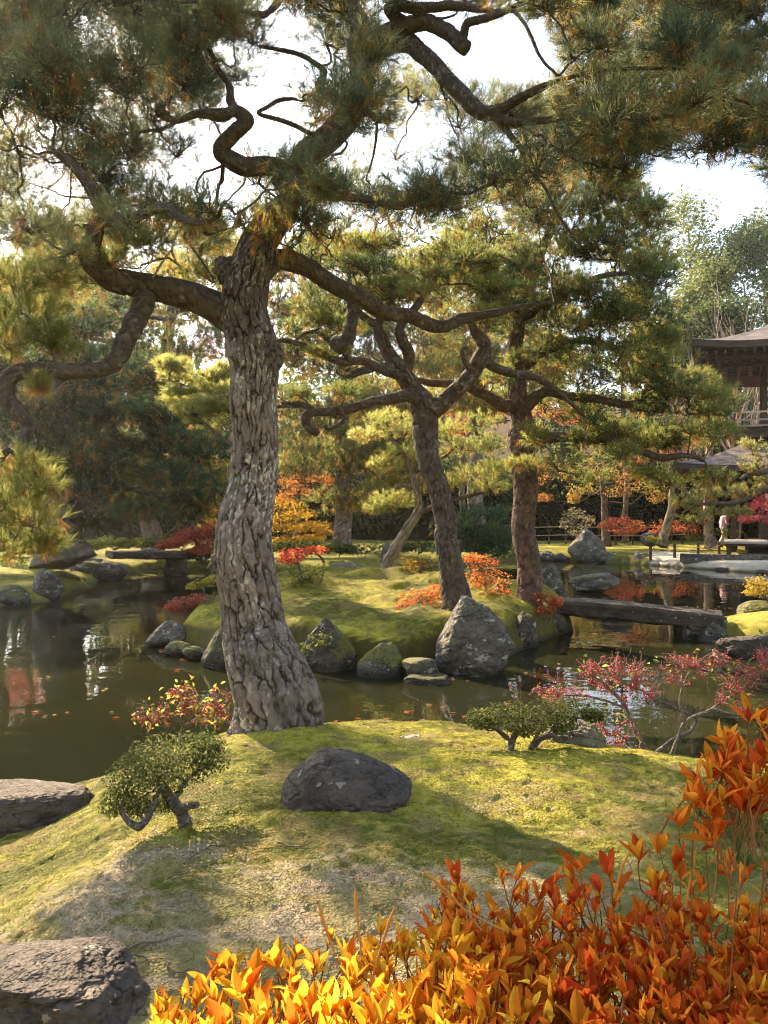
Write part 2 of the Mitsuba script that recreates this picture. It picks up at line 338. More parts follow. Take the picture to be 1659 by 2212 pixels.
def thin_tubes(paths, sides=3):
    """paths: list of (points (k,3), radii (k,)) -> one mesh."""
    out = []
    th = np.linspace(0, 2 * np.pi, sides, endpoint=False)
    for P, R in paths:
        t, n, b = frames(P)
        ring = np.cos(th)[None, :, None] * n[:, None] + np.sin(th)[None, :, None] * b[:, None]
        v = (P[:, None] + ring * R[:, None, None]).reshape(-1, 3)
        i = np.arange(len(v)).reshape(len(P), sides); j = np.roll(i, -1, 1)
        f = np.vstack([np.stack([i[:-1].ravel(), j[:-1].ravel(), j[1:].ravel()], 1), np.stack([i[:-1].ravel(), j[1:].ravel(), i[1:].ravel()], 1)])
        out.append((v, f))
    return join(out)
def crooked(a, b, k, rg, amt):
    t = np.linspace(0, 1, k)[:, None]
    P = a + (b - a) * t
    L = np.linalg.norm(b - a)
    J = rg.normal(size=(k, 3)) * amt * L
    J[0] = J[-1] = 0
    if k >= 6:
        q = np.linspace(0, 1, 2 * k)
        return Akima1DInterpolator(t[:, 0], P + J)(q)
    return P + J

# ------------------------------------------------------------------ needles and leaves
def needle_mesh(cen, dirs, n, L, wid, spread, cols, rg, droop=0.0):
    m = len(cen)
    r = norm(rg.normal(size=(m, n, 3)))
    nd = norm(dirs[:, None] + spread * r + np.array([0, 0, -droop]))
    off = dirs[:, None] * (rg.random((m, n, 1)) - .6) * L * .7
    base = cen[:, None] + off
    ln = L * rg.uniform(.7, 1.1, (m, n, 1))
    tip = base + nd * ln
    side = norm(np.cross(nd, norm(rg.normal(size=(m, n, 3))))) * wid / 2
    v = np.stack([base - side, base + side, tip], 2).reshape(-1, 3)
    f = np.arange(len(v)).reshape(-1, 3)
    c = cols[:, None] * rg.uniform(.75, 1.25, (m, n, 1))
    c = np.repeat(c.reshape(-1, 3), 3, 0)
    return v, f, np.clip(c, 0, .9)
GREEN = [np.array(c) for c in ((0.085, 0.125, 0.05), (0.14, 0.18, 0.062), (0.21, 0.235, 0.075))]
GREY = [np.array(c) for c in ((0.11, 0.14, 0.085), (0.18, 0.205, 0.105), (0.28, 0.285, 0.13))]
DRY = [np.array(c) for c in ((0.34, 0.19, 0.05), (0.42, 0.28, 0.08), (0.22, 0.13, 0.05))]
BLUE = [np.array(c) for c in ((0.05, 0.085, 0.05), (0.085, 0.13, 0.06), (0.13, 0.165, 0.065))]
LIME = [np.array(c) for c in ((0.17, 0.20, 0.055), (0.27, 0.28, 0.08), (0.35, 0.335, 0.11))]
def pads_in(poly, n, d0, d1, ru, rv, rg, gaps=(), rd=None):
    """Random needle pads inside an outline: centre, radii in metres."""
    pg = Polygon(poly); x0, y0, x1, y1 = pg.bounds
    out = []
    tries = 0
    while len(out) < n and tries < 20000:
        tries += 1
        u, v = rg.uniform(x0, x1), rg.uniform(y0, y1)
        if not pg.contains(Point(u, v)): continue
        s = rg.uniform(.7, 1.3)
        if any(((u - g[0]) / (g[2] + ru * s * .5)) ** 2 + ((v - g[1]) / (g[3] + rv * s * .5)) ** 2 < 1 for g in gaps): continue
        d = rg.uniform(d0, d1)
        k = d / FPX
        out.append((*W(u, v, d), ru * s * k, (rd or ru) * s * k, rv * s * k))
    return np.array(out)
def pad(u, v, d, ru, rv):
    k = d / FPX
    return (*W(u, v, d), ru * k, ru * k, rv * k)
def crown(tree, pads, tufts, n, L, wid, rg, pal=GREEN, dry=.12, spread=.75, nodes=None, twigs=5, twig_r=.006, up=.55, name='crown', bark=(.075, .055, .045), shadow_gap=None):
    C, D, K, TW = [], [], [], []
    N = np.vstack(nodes) if nodes else None
    if nodes:
        pads = np.asarray(pads)
        pads = pads[np.argsort(cKDTree(N).query(pads[:, :3])[0])]
    for p in pads:
        m = max(int(tufts * rg.uniform(.75, 1.25)), 3)
        q = norm(rg.normal(size=(m, 3))) * (rg.random((m, 1)) ** .45)
        c = p[:3] + q * p[3:6]
        dd = norm(q * np.array([1, 1, .7]) + np.array([0, 0, up]) + rg.normal(size=(m, 3)) * .25)
        tone = np.clip(rg.normal(.5, .3) + q[:, 2] * .25 + rg.normal(size=m) * .22, 0, 1)
        col = np.where(tone[:, None] < .5, pal[0] + (pal[1] - pal[0]) * tone[:, None] * 2, pal[1] + (pal[2] - pal[1]) * (tone[:, None] * 2 - 1))
        isdry = rg.random(m) < dry * (1.3 - q[:, 2])
        dc = np.array([DRY[i] for i in rg.integers(0, 3, m)])
        col = np.where(isdry[:, None], dc, col)
        dd = np.where(isdry[:, None], norm(dd * .5 + np.array([0, 0, -.9])), dd)
        if shadow_gap is not None:
            keep = shadow_gap(c)
            if keep.mean() < .3: continue
            c, dd, col = c[keep], dd[keep], col[keep]; m = len(c)
        C.append(c); D.append(dd); K.append(col)
        if N is not None:
            b = p[:3] - np.array([0, 0, p[5] * .45])
            i = np.argmin(((N - b) ** 2).sum(1))
            a = N[i]
            far = np.linalg.norm(b - a)
            if far > .03:
                P = crooked(a, b, 7, rg, .05)
                r0 = min(twig_r * (1.6 + 1.6 * far), twig_r * 4)
                TW.append((P, np.linspace(r0, twig_r * 1.1, len(P))))
                N = np.vstack([N, P[3:]])
            for j in rg.choice(m, min(twigs, m), replace=False):
                TW.append((crooked(b + (c[j] - b) * 0, c[j], 4, rg, .1), np.linspace(twig_r, twig_r * .35, 4)))
    C, D, K = np.vstack(C), np.vstack(D), np.vstack(K)
    m = needle_mesh(C, D, n, L, wid, spread, K, rg)
    part(tree, name, m[:2], 'needle_mat', color=m[2])
    if TW:
        m = thin_tubes(TW)
        cc = np.array(bark) * rg.uniform(.7, 1.3, (len(m[0]), 1))
        part(tree, 'twigs', m, 'twig_mat', smooth=True, color=cc, kind='stuff')
    return C

def leaves_mesh(cen, nrm, L, wid, cols, rg, fold=.25):
    """Small folded leaves, four corners each."""
    m = len(cen)
    t = norm(np.cross(nrm, norm(rg.normal(size=(m, 3)))))
    b = np.cross(nrm, t)
    l = (L * rg.uniform(.7, 1.25, m))[:, None]; w = l * wid / 2
    v = np.stack([cen - t * l / 2, cen + b * w + nrm * w * fold * 2, cen + t * l / 2, cen - b * w + nrm * w * fold * 2], 1).reshape(-1, 3)
    i = np.arange(m) * 4
    f = np.vstack([np.stack([i, i + 2, i + 1], 1), np.stack([i, i + 3, i + 2], 1)])
    return v, f, np.repeat(np.clip(cols * rg.uniform(.75, 1.25, (m, 1)), 0, .9), 4, 0)
def leaf_cloud(tree, pads, per, L, rg, pal, wid=.6, up=.6, mat='leaf_mat', name='crown', shell=.5, nodes=None, twigs=4, twig_r=.006, bark=(.09, .07, .055)):
    C, Nn, K, TW = [], [], [], []
    N = np.vstack(nodes) if nodes else None
    kd = cKDTree(N) if nodes else None
    pal = np.array(pal)
    for p in pads:
        m = max(int(per * rg.uniform(.75, 1.25)), 3)
        q = norm(rg.normal(size=(m, 3))) * (rg.random((m, 1)) ** shell)
        c = p[:3] + q * p[3:6] * (.8 + .4 * meshkit.noise(q * 2.5 + p[:3])[:, None])
        nn = norm(q * .4 + np.array([0, 0, up]) + rg.normal(size=(m, 3)) * .5)
        t = rg.random()
        idx = np.clip(((t * .5 + rg.random(m) * .6) * len(pal)).astype(int), 0, len(pal) - 1)
        C.append(c); Nn.append(nn); K.append(pal[idx])
        if kd is not None:
            _, i = kd.query(p[:3] - np.array([0, 0, p[5] * .4]))
            a, b = N[i], p[:3] - np.array([0, 0, p[5] * .3])
            far = np.linalg.norm(b - a)
            if far > .02:
                TW.append((crooked(a, b, 5, rg, .06), np.linspace(min(twig_r * 2.5 + .01 * far, .05), twig_r, 5)))
            for j in rg.choice(m, min(twigs, m), replace=False):
                TW.append((crooked(b, c[j], 3, rg, .1), np.linspace(twig_r, twig_r * .4, 3)))
    m = leaves_mesh(np.vstack(C), np.vstack(Nn), L, wid, np.vstack(K), rg)
    part(tree, name, m[:2], mat, color=m[2])
    if TW:
        m = thin_tubes(TW)
        part(tree, 'twigs', m, 'twig_mat', smooth=True, color=np.array(bark) * rg.uniform(.7, 1.3, (len(m[0]), 1)), kind='stuff')

# ------------------------------------------------------------------ rocks
ICO = trimesh.creation.icosphere(5)
ICO3 = trimesh.creation.icosphere(4)
def rock(name, u0, u1, vt, vb, d, label, seed, mat='rock_grey', deep=.8, soft=.3, peak=0.0, flat=0.0, lean=0.0, bury=.22, rough=.05, cat='rock', group=None, fine=False, planes=14, rot=0):
    """A weathered boulder filling the outline measured at that depth."""
    rg = np.random.default_rng(seed)
    n = (ICO if fine else ICO3).vertices.copy()
    pn = norm(rg.normal(size=(planes, 3)) * np.array([1, 1, .8]))
    ph = rg.uniform(.72, 1.0, planes)
    q = np.maximum(n @ pn.T, .02)
    k = 14.0
    rad = (np.sum((ph / q) ** -k, 1)) ** (-1 / k)
    rad = np.minimum(rad, 1.35) * (1 - soft) + .9 * soft
    v = n * rad[:, None]
    v = v * (1 + (meshkit.fbm(v * 2.1 + seed, 4, seed)[:, None] - .5) * rough * 4 + (meshkit.fbm(v * 8 + seed, 3, seed + 1)[:, None] - .5) * rough * 1.3)
    crack = np.exp(-((meshkit.fbm(v * np.array([1.6, 1.6, 3.2]) + seed * 3.1, 3, seed + 2) - .5) / .018) ** 2)
    v = v * (1 - .045 * crack)[:, None]
    lo, hi = v.min(0), v.max(0)
    v = (v - (lo + hi) / 2) / ((hi - lo) / 2)
    h = np.clip((v[:, 2] + 1) / 2, 0, 1)[:, None]
    if flat:   # a worn, gently sloping top
        t_ = 1 - 2 * flat + .25 * v[:, 0] * flat
        v[:, 2] = np.where(v[:, 2] > t_, t_ + (v[:, 2] - t_) * .28, v[:, 2])
    v[:, :2] *= (1 - peak * h ** 1.2)
    if rot:
        c_, s_ = math.cos(rot), math.sin(rot)
        v[:, :2] = v[:, :2] @ np.array([[c_, s_], [-s_, c_]])
    v[:, 0] += lean * h[:, 0]
    lo, hi = v.min(0), v.max(0)
    v = (v - (lo + hi) / 2) / ((hi - lo) / 2)
    kk = d / FPX
    w, hgt = (u1 - u0) * kk, (vb - vt) * kk
    full = hgt * (1 + bury)
    cx = ((u0 + u1) / 2 - 829.5) * kk
    ztop = EYE + (1106 - vt) / FPX * (d + w * deep * .25)
    v = v * np.array([w / 2, w / 2 * deep, full / 2]) + np.array([cx, d + w * deep * .25, ztop - full / 2])
    key = thing(name, label, cat, group)
    part(key, '', (v, (ICO if fine else ICO3).faces), mat, smooth=True)
    return key

# ================================================================== the big near pine
rg = np.random.default_rng(11)
D0 = 5.6
bp = thing('big_pine', 'large old pine with thick flaking trunk rising from the near mossy mound', 'pine tree')
big = []
tr = [(588, 1625, 205), (582, 1560, 186), (568, 1480, 172), (556, 1400, 158), (546, 1310, 138), (538, 1215, 130), (542, 1130, 122), (552, 1040, 112), (560, 950, 107), (556, 870, 108), (552, 810, 110), (540, 750, 116),
      (526, 690, 106), (527, 620, 104), (536, 560, 98), (546, 505, 88), (575, 450, 76), (615, 408, 66)]
P, R = uvpath([(*a, D0) for a in tr])
R *= .94
P[:, 1] += np.linspace(0, .25, len(P))
m = trunk_mesh(P, R, 236, .0052, .058, .019, 5, base=(.165, .135, .118), pale=(.50, .47, .42), furrow=(.035, .026, .02), pale_share=.30, moss=1.0, gnarl=.05, flare=.28, elong=4.8)
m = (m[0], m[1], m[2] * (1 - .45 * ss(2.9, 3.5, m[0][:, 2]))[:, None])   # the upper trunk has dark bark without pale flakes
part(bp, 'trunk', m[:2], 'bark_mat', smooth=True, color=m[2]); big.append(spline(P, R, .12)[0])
def knob(u, v, d, ru, rv, seed, tree, dy=-.05):
    g = ICO.vertices * (1 + (meshkit.fbm(ICO.vertices * 1.6 + seed, 3, seed)[:, None] - .5) * .7 + (meshkit.fbm(ICO.vertices * np.array([6, 6, 3.]) + seed, 3, seed + 1)[:, None] - .5) * .35)
    k = d / FPX
    w = g * np.array([ru * k, ru * k, rv * k]) + W(u, v, d) + np.array([0, dy, 0])
    f = ss(.3, .65, meshkit.fbm(w * np.array([60, 60, 30.]), 3, seed))
    part(tree, 'knot', (w, ICO.faces), 'bark_mat', smooth=True, color=np.array((.085, .068, .058)) * (.4 + f[:, None]))
knob(492, 1210, 5.65, 34, 34, 3, bp); knob(494, 590, 5.8, 26, 34, 4, bp); knob(590, 775, 5.7, 22, 40, 6, bp)
hi = dict(gnarl=.10, base=(.075, .060, .051), pale=(.22, .20, .18), pale_share=.14, furrow=(.028, .021, .017))
limb(bp, 'limb', [(535, 720, 50, 5.75), (492, 676, 74, 5.75), (455, 650, 64, 5.72), (390, 628, 58, 5.65), (320, 618, 54, 5.55), (255, 606, 52, 5.4), (212, 580, 48, 5.3), (186, 545, 46, 5.2), (200, 505, 38, 5.1), (212, 470, 30, 5.05), (190, 400, 24, 5.0), (120, 330, 18, 4.9)], 21, nodes=big, depth=.012, **hi)
limb(bp, 'limb', [(315, 640, 46, 5.5), (296, 690, 44, 5.42), (272, 740, 42, 5.35), (240, 785, 38, 5.3), (190, 800, 34, 5.2), (120, 803, 34, 5.1), (60, 806, 34, 5.05), (20, 818, 34, 5.0), (12, 850, 30, 5.0), (35, 890, 28, 5.0), (66, 920, 22, 5.0), (46, 945, 24, 4.95), (30, 970, 24, 4.9), (-20, 995, 22, 4.8), (-90, 1010, 18, 4.7)], 22, nodes=big, depth=.010, **hi)
limb(bp, 'limb', [(560, 585, 62, 5.85), (612, 562, 46, 5.9), (660, 578, 40, 6.0), (715, 606, 38, 6.1), (765, 640, 36, 6.2), (815, 665, 33, 6.3), (872, 678, 30, 6.4), (915, 700, 30, 6.5), (960, 706, 26, 6.6), (1000, 690, 22, 6.7), (1080, 676, 16, 6.8), (1130, 662, 10, 6.9), (1200, 655, 6, 7.0)], 23, nodes=big, **hi)
limb(bp, 'limb', [(760, 640, 30, 6.2), (757, 690, 26, 6.15), (750, 728, 28, 6.1), (734, 752, 34, 6.1), (715, 742, 18, 6.1)], 24, **hi)
limb(bp, 'limb', [(612, 412, 66, 5.85), (640, 375, 60, 5.85), (662, 345, 62, 5.85), (705, 312, 58, 5.9), (742, 268, 56, 5.95), (768, 208, 54, 6.0), (785, 130, 54, 6.05), (778, 55, 48, 6.1), (748, 0, 42, 6.1), (720, -70, 34, 6.1), (690, -160, 24, 6.1)], 25, nodes=big, **hi)
limb(bp, 'limb', [(640, 372, 44, 5.85), (580, 362, 38, 5.8), (516, 358, 42, 5.75), (474, 322, 34, 5.7), (498, 290, 32, 5.65), (530, 258, 30, 5.6), (520, 238, 20, 5.6), (480, 250, 26, 5.55), (430, 248, 16, 5.5), (380, 262, 14, 5.5), (345, 246, 24, 5.45), (352, 222, 12, 5.4)], 26, nodes=big, **hi)
limb(bp, 'limb', [(530, 256, 24, 5.6), (500, 225, 20, 5.6), (490, 180, 14, 5.6), (450, 100, 10, 5.5), (420, 20, 8, 5.4)], 27, nodes=big, **hi)
limb(bp, 'limb', [(380, 262, 10, 5.5), (350, 278, 8, 5.4), (300, 285, 6, 5.3), (230, 300, 4, 5.2)], 28, nodes=big, **hi)
limb(bp, 'limb', [(742, 215, 30, 6.0), (690, 190, 18, 6.0), (700, 150, 12, 6.0), (650, 120, 10, 5.9), (560, 100, 8, 5.8)], 29, nodes=big, **hi)
limb(bp, 'limb', [(690, 300, 26, 5.85), (665, 285, 9, 5.8), (612, 262, 10, 5.7), (560, 240, 8, 5.7), (590, 222, 9, 5.7), (640, 215, 6, 5.6)], 30, nodes=big, **hi)
limb(bp, 'limb', [(785, 130, 46, 6.05), (830, 78, 40, 5.9), (880, 55, 36, 5.8), (930, 52, 32, 5.7), (975, 82, 32, 5.6), (1006, 102, 30, 5.55)], 31, nodes=big, **hi)
limb(bp, 'limb', [(878, 55, 30, 5.8), (845, 20, 24, 5.75), (880, 14, 24, 5.7), (940, 16, 20, 5.6), (1000, 16, 18, 5.5), (1060, 22, 10, 5.4), (1150, 20, 7, 5.2)], 32, nodes=big, **hi)
limb(bp, 'limb', [(1000, 92, 18, 5.55), (1014, 52, 18, 5.5), (1060, 38, 16, 5.4), (1110, 18, 12, 5.3), (1180, -10, 9, 5.1), (1300, -40, 8, 4.8)], 33, nodes=big, **hi)
limb(bp, 'limb', [(1110, 24, 8, 5.3), (1140, 60, 8, 5.2), (1160, 110, 7, 5.1), (1200, 160, 5, 5.0)], 34, nodes=big, **hi)
limb(bp, 'limb', [(800, 120, 48, 6.0), (880, 88, 40, 5.9), (930, 130, 36, 5.8), (965, 175, 34, 5.7), (1005, 215, 34, 5.6), (1056, 240, 30, 5.5), (1110, 218, 20, 5.4), (1165, 192, 16, 5.3), (1215, 172, 9, 5.2), (1330, 150, 8, 5.0), (1480, 150, 7, 4.8)], 35, nodes=big, **hi)
limb(bp, 'limb', [(1060, 240, 28, 5.5), (1092, 258, 20, 5.45), (1140, 264, 16, 5.4), (1220, 256, 14, 5.3), (1340, 262, 10, 5.1), (1460, 250, 8, 4.9), (1580, 200, 6, 4.8)], 36, nodes=big, **hi)
limb(bp, 'limb', [(1066, 246, 20, 5.5), (1096, 285, 14, 5.5), (1122, 318, 12, 5.5), (1140, 362, 9, 5.5), (1176, 405, 6, 5.5), (1210, 470, 5, 5.5), (1255, 530, 4, 5.5)], 37, nodes=big, **hi)
limb(bp, 'limb', [(1124, 320, 10, 5.5), (1190, 316, 9, 5.45), (1232, 340, 7, 5.4), (1258, 352, 5, 5.4), (1300, 345, 4, 5.3)], 38, nodes=big, **hi)
limb(bp, 'limb', [(690, 420, 22, 5.9), (780, 430, 16, 5.8), (860, 445, 20, 5.7), (886, 440, 10, 5.7)], 39, nodes=big, **hi)
limb(bp, 'limb', [(205, 490, 22, 5.1), (270, 470, 16, 4.9), (350, 450, 20, 4.8), (420, 480, 14, 4.7), (470, 470, 8, 4.6)], 40, nodes=big, **hi)
limb(bp, 'limb', [(748, 0, 30, 6.1), (640, -20, 18, 5.9), (560, 30, 12, 5.6), (480, 10, 10, 5.3), (300, 0, 8, 5.0)], 41, nodes=big, **hi)
for s_, q_ in enumerate(([(375, 470), (360, 500), (330, 520), (328, 560), (300, 590)], [(385, 500), (372, 540), (390, 580)], [(372, 540), (345, 575), (330, 600)])):
    limb(bp, 'branchlet', [(a, b, 5 - i * .7, 4.9) for i, (a, b) in enumerate(q_)], 60 + s_)

GAPS = [(485, 300, 70, 42), (400, 278, 60, 24), (590, 275, 45, 50), (1150, 150, 70, 55), (1010, 130, 45, 40), (1000, 60, 40, 28), (1530, 430, 120, 95), (960, 10, 60, 22), (430, 380, 30, 25),
        (940, 90, 20, 30), (1470, 290, 22, 22), (1600, 260, 20, 30), (140, 410, 26, 18), (590, 180, 20, 18), (880, 30, 20, 14), (660, 30, 26, 20), (520, 440, 30, 16), (1320, 340, 24, 18)]
up_poly = [(-160, -330), (1920, -330), (1920, 330), (1600, 400), (1430, 340), (1380, 400), (1270, 370), (1180, 480), (1060, 430), (960, 470), (880, 420), (700, 470), (560, 500), (470, 520), (330, 500), (210, 540), (60, 560), (-160, 600)]
pads1 = np.vstack([pads_in(up_poly, 165, 4.5, 6.3, 80, 46, rg, GAPS), pads_in(up_poly, 195, 6.3, 8.8, 72, 40, rg, GAPS)])
def hedge_light(c):
    """Keeps the sky window open through which the low sun reaches the azaleas in front."""
    k = (c[:, 2] - 1.15) / SUN[2]
    x, y = c[:, 0] - SUN[0] * k, c[:, 1] - SUN[1] * k
    return ~((x > -.6) & (x < 1.9) & (y > .9) & (y < 1.95) & (HL.random(len(x)) < np.where(x < .7, .7, .6)))
HL = np.random.default_rng(1)
pads1 = np.vstack([pads1, pads_in([(-60, -60), (380, -60), (560, 60), (420, 250), (300, 330), (330, 450), (-60, 480)], 46, 4.6, 8.0, 90, 60, rg, GAPS), pads_in([(1180, -40), (1700, -40), (1700, 300), (1450, 310), (1250, 330)], 22, 4.6, 7.5, 90, 50, rg, GAPS)])
pads1 = np.vstack([pads1, pads_in([(1180, 150), (1700, 150), (1700, 430), (1620, 410), (1570, 330), (1440, 340), (1390, 430), (1270, 430)], 32, 4.8, 8.0, 80, 46, rg, GAPS[6:7])])
crown(bp, pads1, 104, 18, .095, .0042, rg, pal=GREY, dry=.10, spread=.85, nodes=big, twigs=16, twig_r=.005, shadow_gap=hedge_light)
pads4 = pads_in([(-60, 40), (120, 30), (340, 90), (370, 220), (330, 330), (330, 440), (150, 480), (-60, 480)], 46, 4.8, 8.5, 78, 46, rg, GAPS)
crown(bp, pads4, 70, 18, .095, .0040, rg, pal=GREY, dry=.10, spread=.85, nodes=big, twigs=16, twig_r=.0045, shadow_gap=lambda c: hedge_light(c) | (HL.random(len(c)) < .2))
# bright tufts at the ends of the low limbs on the left and beside the trunk
low = [(60, 680, 5.1, 90, 40), (20, 740, 5.0, 80, 36), (110, 735, 5.15, 60, 34), (-40, 690, 5.0, 80, 40), (40, 1000, 4.85, 80, 34), (80, 1045, 4.9, 66, 36), (10, 1080, 4.8, 90, 44), (70, 1120, 4.85, 74, 40), (20, 1180, 4.8, 90, 40), (95, 1170, 4.9, 46, 30),
       (-60, 1120, 4.7, 90, 60), (85, 830, 5.0, 14, 10), (240, 560, 5.3, 50, 26), (110, 590, 5.2, 60, 30), (30, 610, 5.1, 70, 34), (300, 520, 5.2, 60, 22)]
pads2 = np.array([pad(*a[:2], a[2], *a[3:]) for a in low])
crown(bp, pads2, 64, 26, .10, .0042, rg, pal=LIME, dry=.12, spread=.62, nodes=big, twigs=10, twig_r=.0042, name='low_foliage')
MIXED = [GREEN[0], GREEN[2], LIME[1]]
pads3 = pads_in([(60, 500), (200, 470), (480, 460), (480, 600), (400, 610), (330, 560), (240, 590), (200, 680), (60, 660)], 30, 8.0, 11.0, 60, 28, rg)
crown(bp, pads3, 84, 18, .10, .0055, rg, pal=LIME, dry=.14, spread=.8, nodes=big, twigs=6, twig_r=.006, name='rear_foliage')
# drooping dry needles hanging under the crown
dr_pad = [(u, v, d, 46, 30) for u, v, d in ((560, 500, 5.4), (620, 520, 5.5), (660, 480, 5.6), (420, 470, 5.2), (720, 500, 5.8), (820, 470, 5.8), (520, 470, 5.4), (250, 470, 5.0), (590, 460, 5.3), (930, 430, 5.8))]
crown(bp, np.array([pad(*a[:2], a[2], *a[3:]) for a in dr_pad]), 34, 22, .10, .0042, rg, pal=MIXED, dry=.40, spread=.4, nodes=big, twigs=4, twig_r=.004, name='dry_needles')

LIME2 = [c * 1.2 for c in LIME]
# ================================================================== the two pines of the island
fp = thing('forked_pine', 'dark forked pine leaning up from the island beside the big lichened boulder', 'pine tree')
fn = []
fk = dict(base=(.095, .072, .06), pale=(.26, .23, .20), pale_share=.2, furrow=(.03, .022, .018))
P, R = uvpath([(992, 1335, 74, 11.2), (985, 1290, 60, 11.2), (974, 1220, 50, 11.2), (962, 1140, 48, 11.2), (946, 1060, 46, 11.2), (932, 980, 48, 11.2), (922, 920, 56, 11.2), (912, 880, 56, 11.2), (893, 840, 40, 11.2), (868, 800, 36, 11.1), (842, 762, 30, 11.1), (826, 730, 24, 11.0), (818, 700, 20, 11.0), (832, 674, 16, 10.9), (850, 640, 12, 10.9)])
m = trunk_mesh(P, R, 64, .022, .075, .018, 8, gnarl=.05, flare=.2, moss=.2, elong=2.2, **fk)
part(fp, 'trunk', m[:2], 'bark_mat', smooth=True, color=m[2]); fn.append(spline(P, R, .2)[0])
limb(fp, 'limb', [(930, 890, 44, 11.2), (960, 858, 36, 11.2), (990, 832, 34, 11.2), (1016, 806, 34, 11.2), (1036, 776, 34, 11.1), (1046, 744, 30, 11.1), (1024, 715, 18, 11.0), (1010, 690, 12, 11.0)], 51, nodes=fn, **fk)
limb(fp, 'limb', [(1022, 800, 14, 11.1), (1004, 782, 12, 11.0), (998, 758, 9, 11.0), (1008, 750, 8, 11.0)], 52, **fk)
limb(fp, 'limb', [(1044, 776, 22, 11.2), (1090, 798, 20, 11.3), (1140, 812, 16, 11.4), (1180, 826, 14, 11.5), (1210, 850, 11, 11.6), (1240, 876, 8, 11.6), (1262, 900, 5, 11.7)], 53, nodes=fn, **fk)
limb(fp, 'limb', [(872, 805, 28, 11.1), (884, 770, 26, 11.1), (868, 735, 24, 11.0), (864, 705, 20, 11.0), (880, 684, 16, 10.9), (905, 650, 12, 10.9), (915, 600, 9, 10.8)], 54, nodes=fn, **fk)
limb(fp, 'limb', [(905, 862, 34, 11.1), (860, 858, 26, 11.0), (810, 868, 20, 10.8), (760, 880, 20, 10.7), (715, 888, 20, 10.6), (680, 890, 18, 10.5), (664, 900, 20, 10.5), (668, 925, 20, 10.5), (688, 936, 16, 10.5)], 55, nodes=fn, **fk)
limb(fp, 'limb', [(680, 892, 16, 10.5), (658, 876, 12, 10.5), (630, 870, 10, 10.5), (608, 870, 8, 10.5)], 56, **fk)
limb(fp, 'limb', [(735, 886, 12, 10.6), (738, 910, 10, 10.6), (710, 925, 9, 10.6), (700, 918, 7, 10.6)], 57, **fk)
limb(fp, 'limb', [(880, 815, 22, 11.1), (830, 800, 20, 10.9), (785, 782, 18, 10.8), (745, 782, 18, 10.7), (705, 770, 16, 10.6), (660, 750, 12, 10.5), (620, 737, 10, 10.4), (590, 742, 8, 10.3)], 58, nodes=fn, **fk)
limb(fp, 'limb', [(760, 780, 12, 10.7), (720, 745, 9, 10.6), (690, 720, 8, 10.6), (640, 735, 6, 10.5)], 59, nodes=fn, **fk)
limb(fp, 'limb', [(812, 700, 18, 11.0), (770, 670, 14, 10.9), (755, 600, 9, 10.8), (760, 560, 7, 10.8), (800, 530, 6, 10.8)], 70, nodes=fn, **fk)
limb(fp, 'limb', [(880, 684, 14, 10.9), (916, 640, 10, 10.9), (925, 580, 9, 10.9), (910, 545, 8, 10.9), (945, 535, 6, 10.9), (930, 510, 7, 10.9)], 71, nodes=fn, **fk)
fpoly = [(640, 540), (760, 470), (900, 450), (1040, 520), (1090, 640), (1040, 720), (930, 640), (800, 650), (760, 720), (660, 720), (610, 640)]
fpads = pads_in(fpoly, 60, 10.0, 12.0, 52, 18, rg, [(895, 545, 30, 26), (700, 600, 50, 22)])
fpads2 = np.array([pad(*a[:2], a[2], *a[3:]) for a in ((640, 710, 10.4, 40, 14), (690, 690, 10.5, 44, 14), (650, 850, 10.4, 36, 12), (740, 845, 10.6, 46, 12), (700, 760, 10.4, 40, 10), (980, 700, 11, 40, 14))])
crown(fp, np.vstack([fpads, fpads2]), 66, 20, .11, .0075, rg, pal=MIXED, dry=.12, nodes=fn, twigs=6, twig_r=.008)

sp = thing('straight_pine', 'upright island pine with red brown trunk and wide dense crown spreading over the stone bridge', 'pine tree')
sn = []
sk = dict(base=(.12, .075, .057), pale=(.24, .18, .145), furrow=(.035, .022, .018), pale_share=.2)
P, R = uvpath([(1142, 1335, 66, 12.4), (1140, 1280, 54, 12.4), (1138, 1200, 50, 12.4), (1132, 1100, 50, 12.4), (1126, 1000, 54, 12.4), (1120, 950, 56, 12.4), (1124, 890, 44, 12.4), (1122, 830, 40, 12.4), (1112, 770, 34, 12.4), (1125, 690, 28, 12.5), (1150, 600, 24, 12.6), (1190, 500, 18, 12.6), (1230, 420, 12, 12.7), (1260, 360, 7, 12.7)])
m = trunk_mesh(P, R, 60, .024, .075, .016, 9, gnarl=.04, flare=.2, moss=.1, elong=2.2, **sk)
part(sp, 'trunk', m[:2], 'bark_mat', smooth=True, color=m[2]); sn.append(spline(P, R, .2)[0])
limb(sp, 'limb', [(1110, 880, 30, 12.3), (1075, 866, 26, 12.2), (1030, 846, 20, 12.0), (980, 832, 16, 11.8), (930, 826, 14, 11.7), (880, 815, 10, 11.6), (840, 806, 8, 11.6)], 81, nodes=sn, **sk)
dk = dict(base=(.09, .07, .06), pale=(.2, .17, .15), pale_share=.15)
limb(sp, 'limb', [(1135, 880, 30, 12.4), (1190, 850, 22, 12.3), (1260, 860, 18, 12.2), (1350, 872, 16, 12.1), (1420, 862, 16, 12.1), (1450, 850, 12, 12.0), (1490, 862, 7, 12.0)], 82, nodes=sn, **dk)
limb(sp, 'limb', [(1140, 950, 34, 12.4), (1220, 940, 22, 12.2), (1320, 952, 18, 12.0), (1380, 975, 16, 11.9), (1430, 988, 16, 11.9), (1470, 985, 12, 11.8), (1520, 995, 8, 11.8)], 83, nodes=sn, **dk)
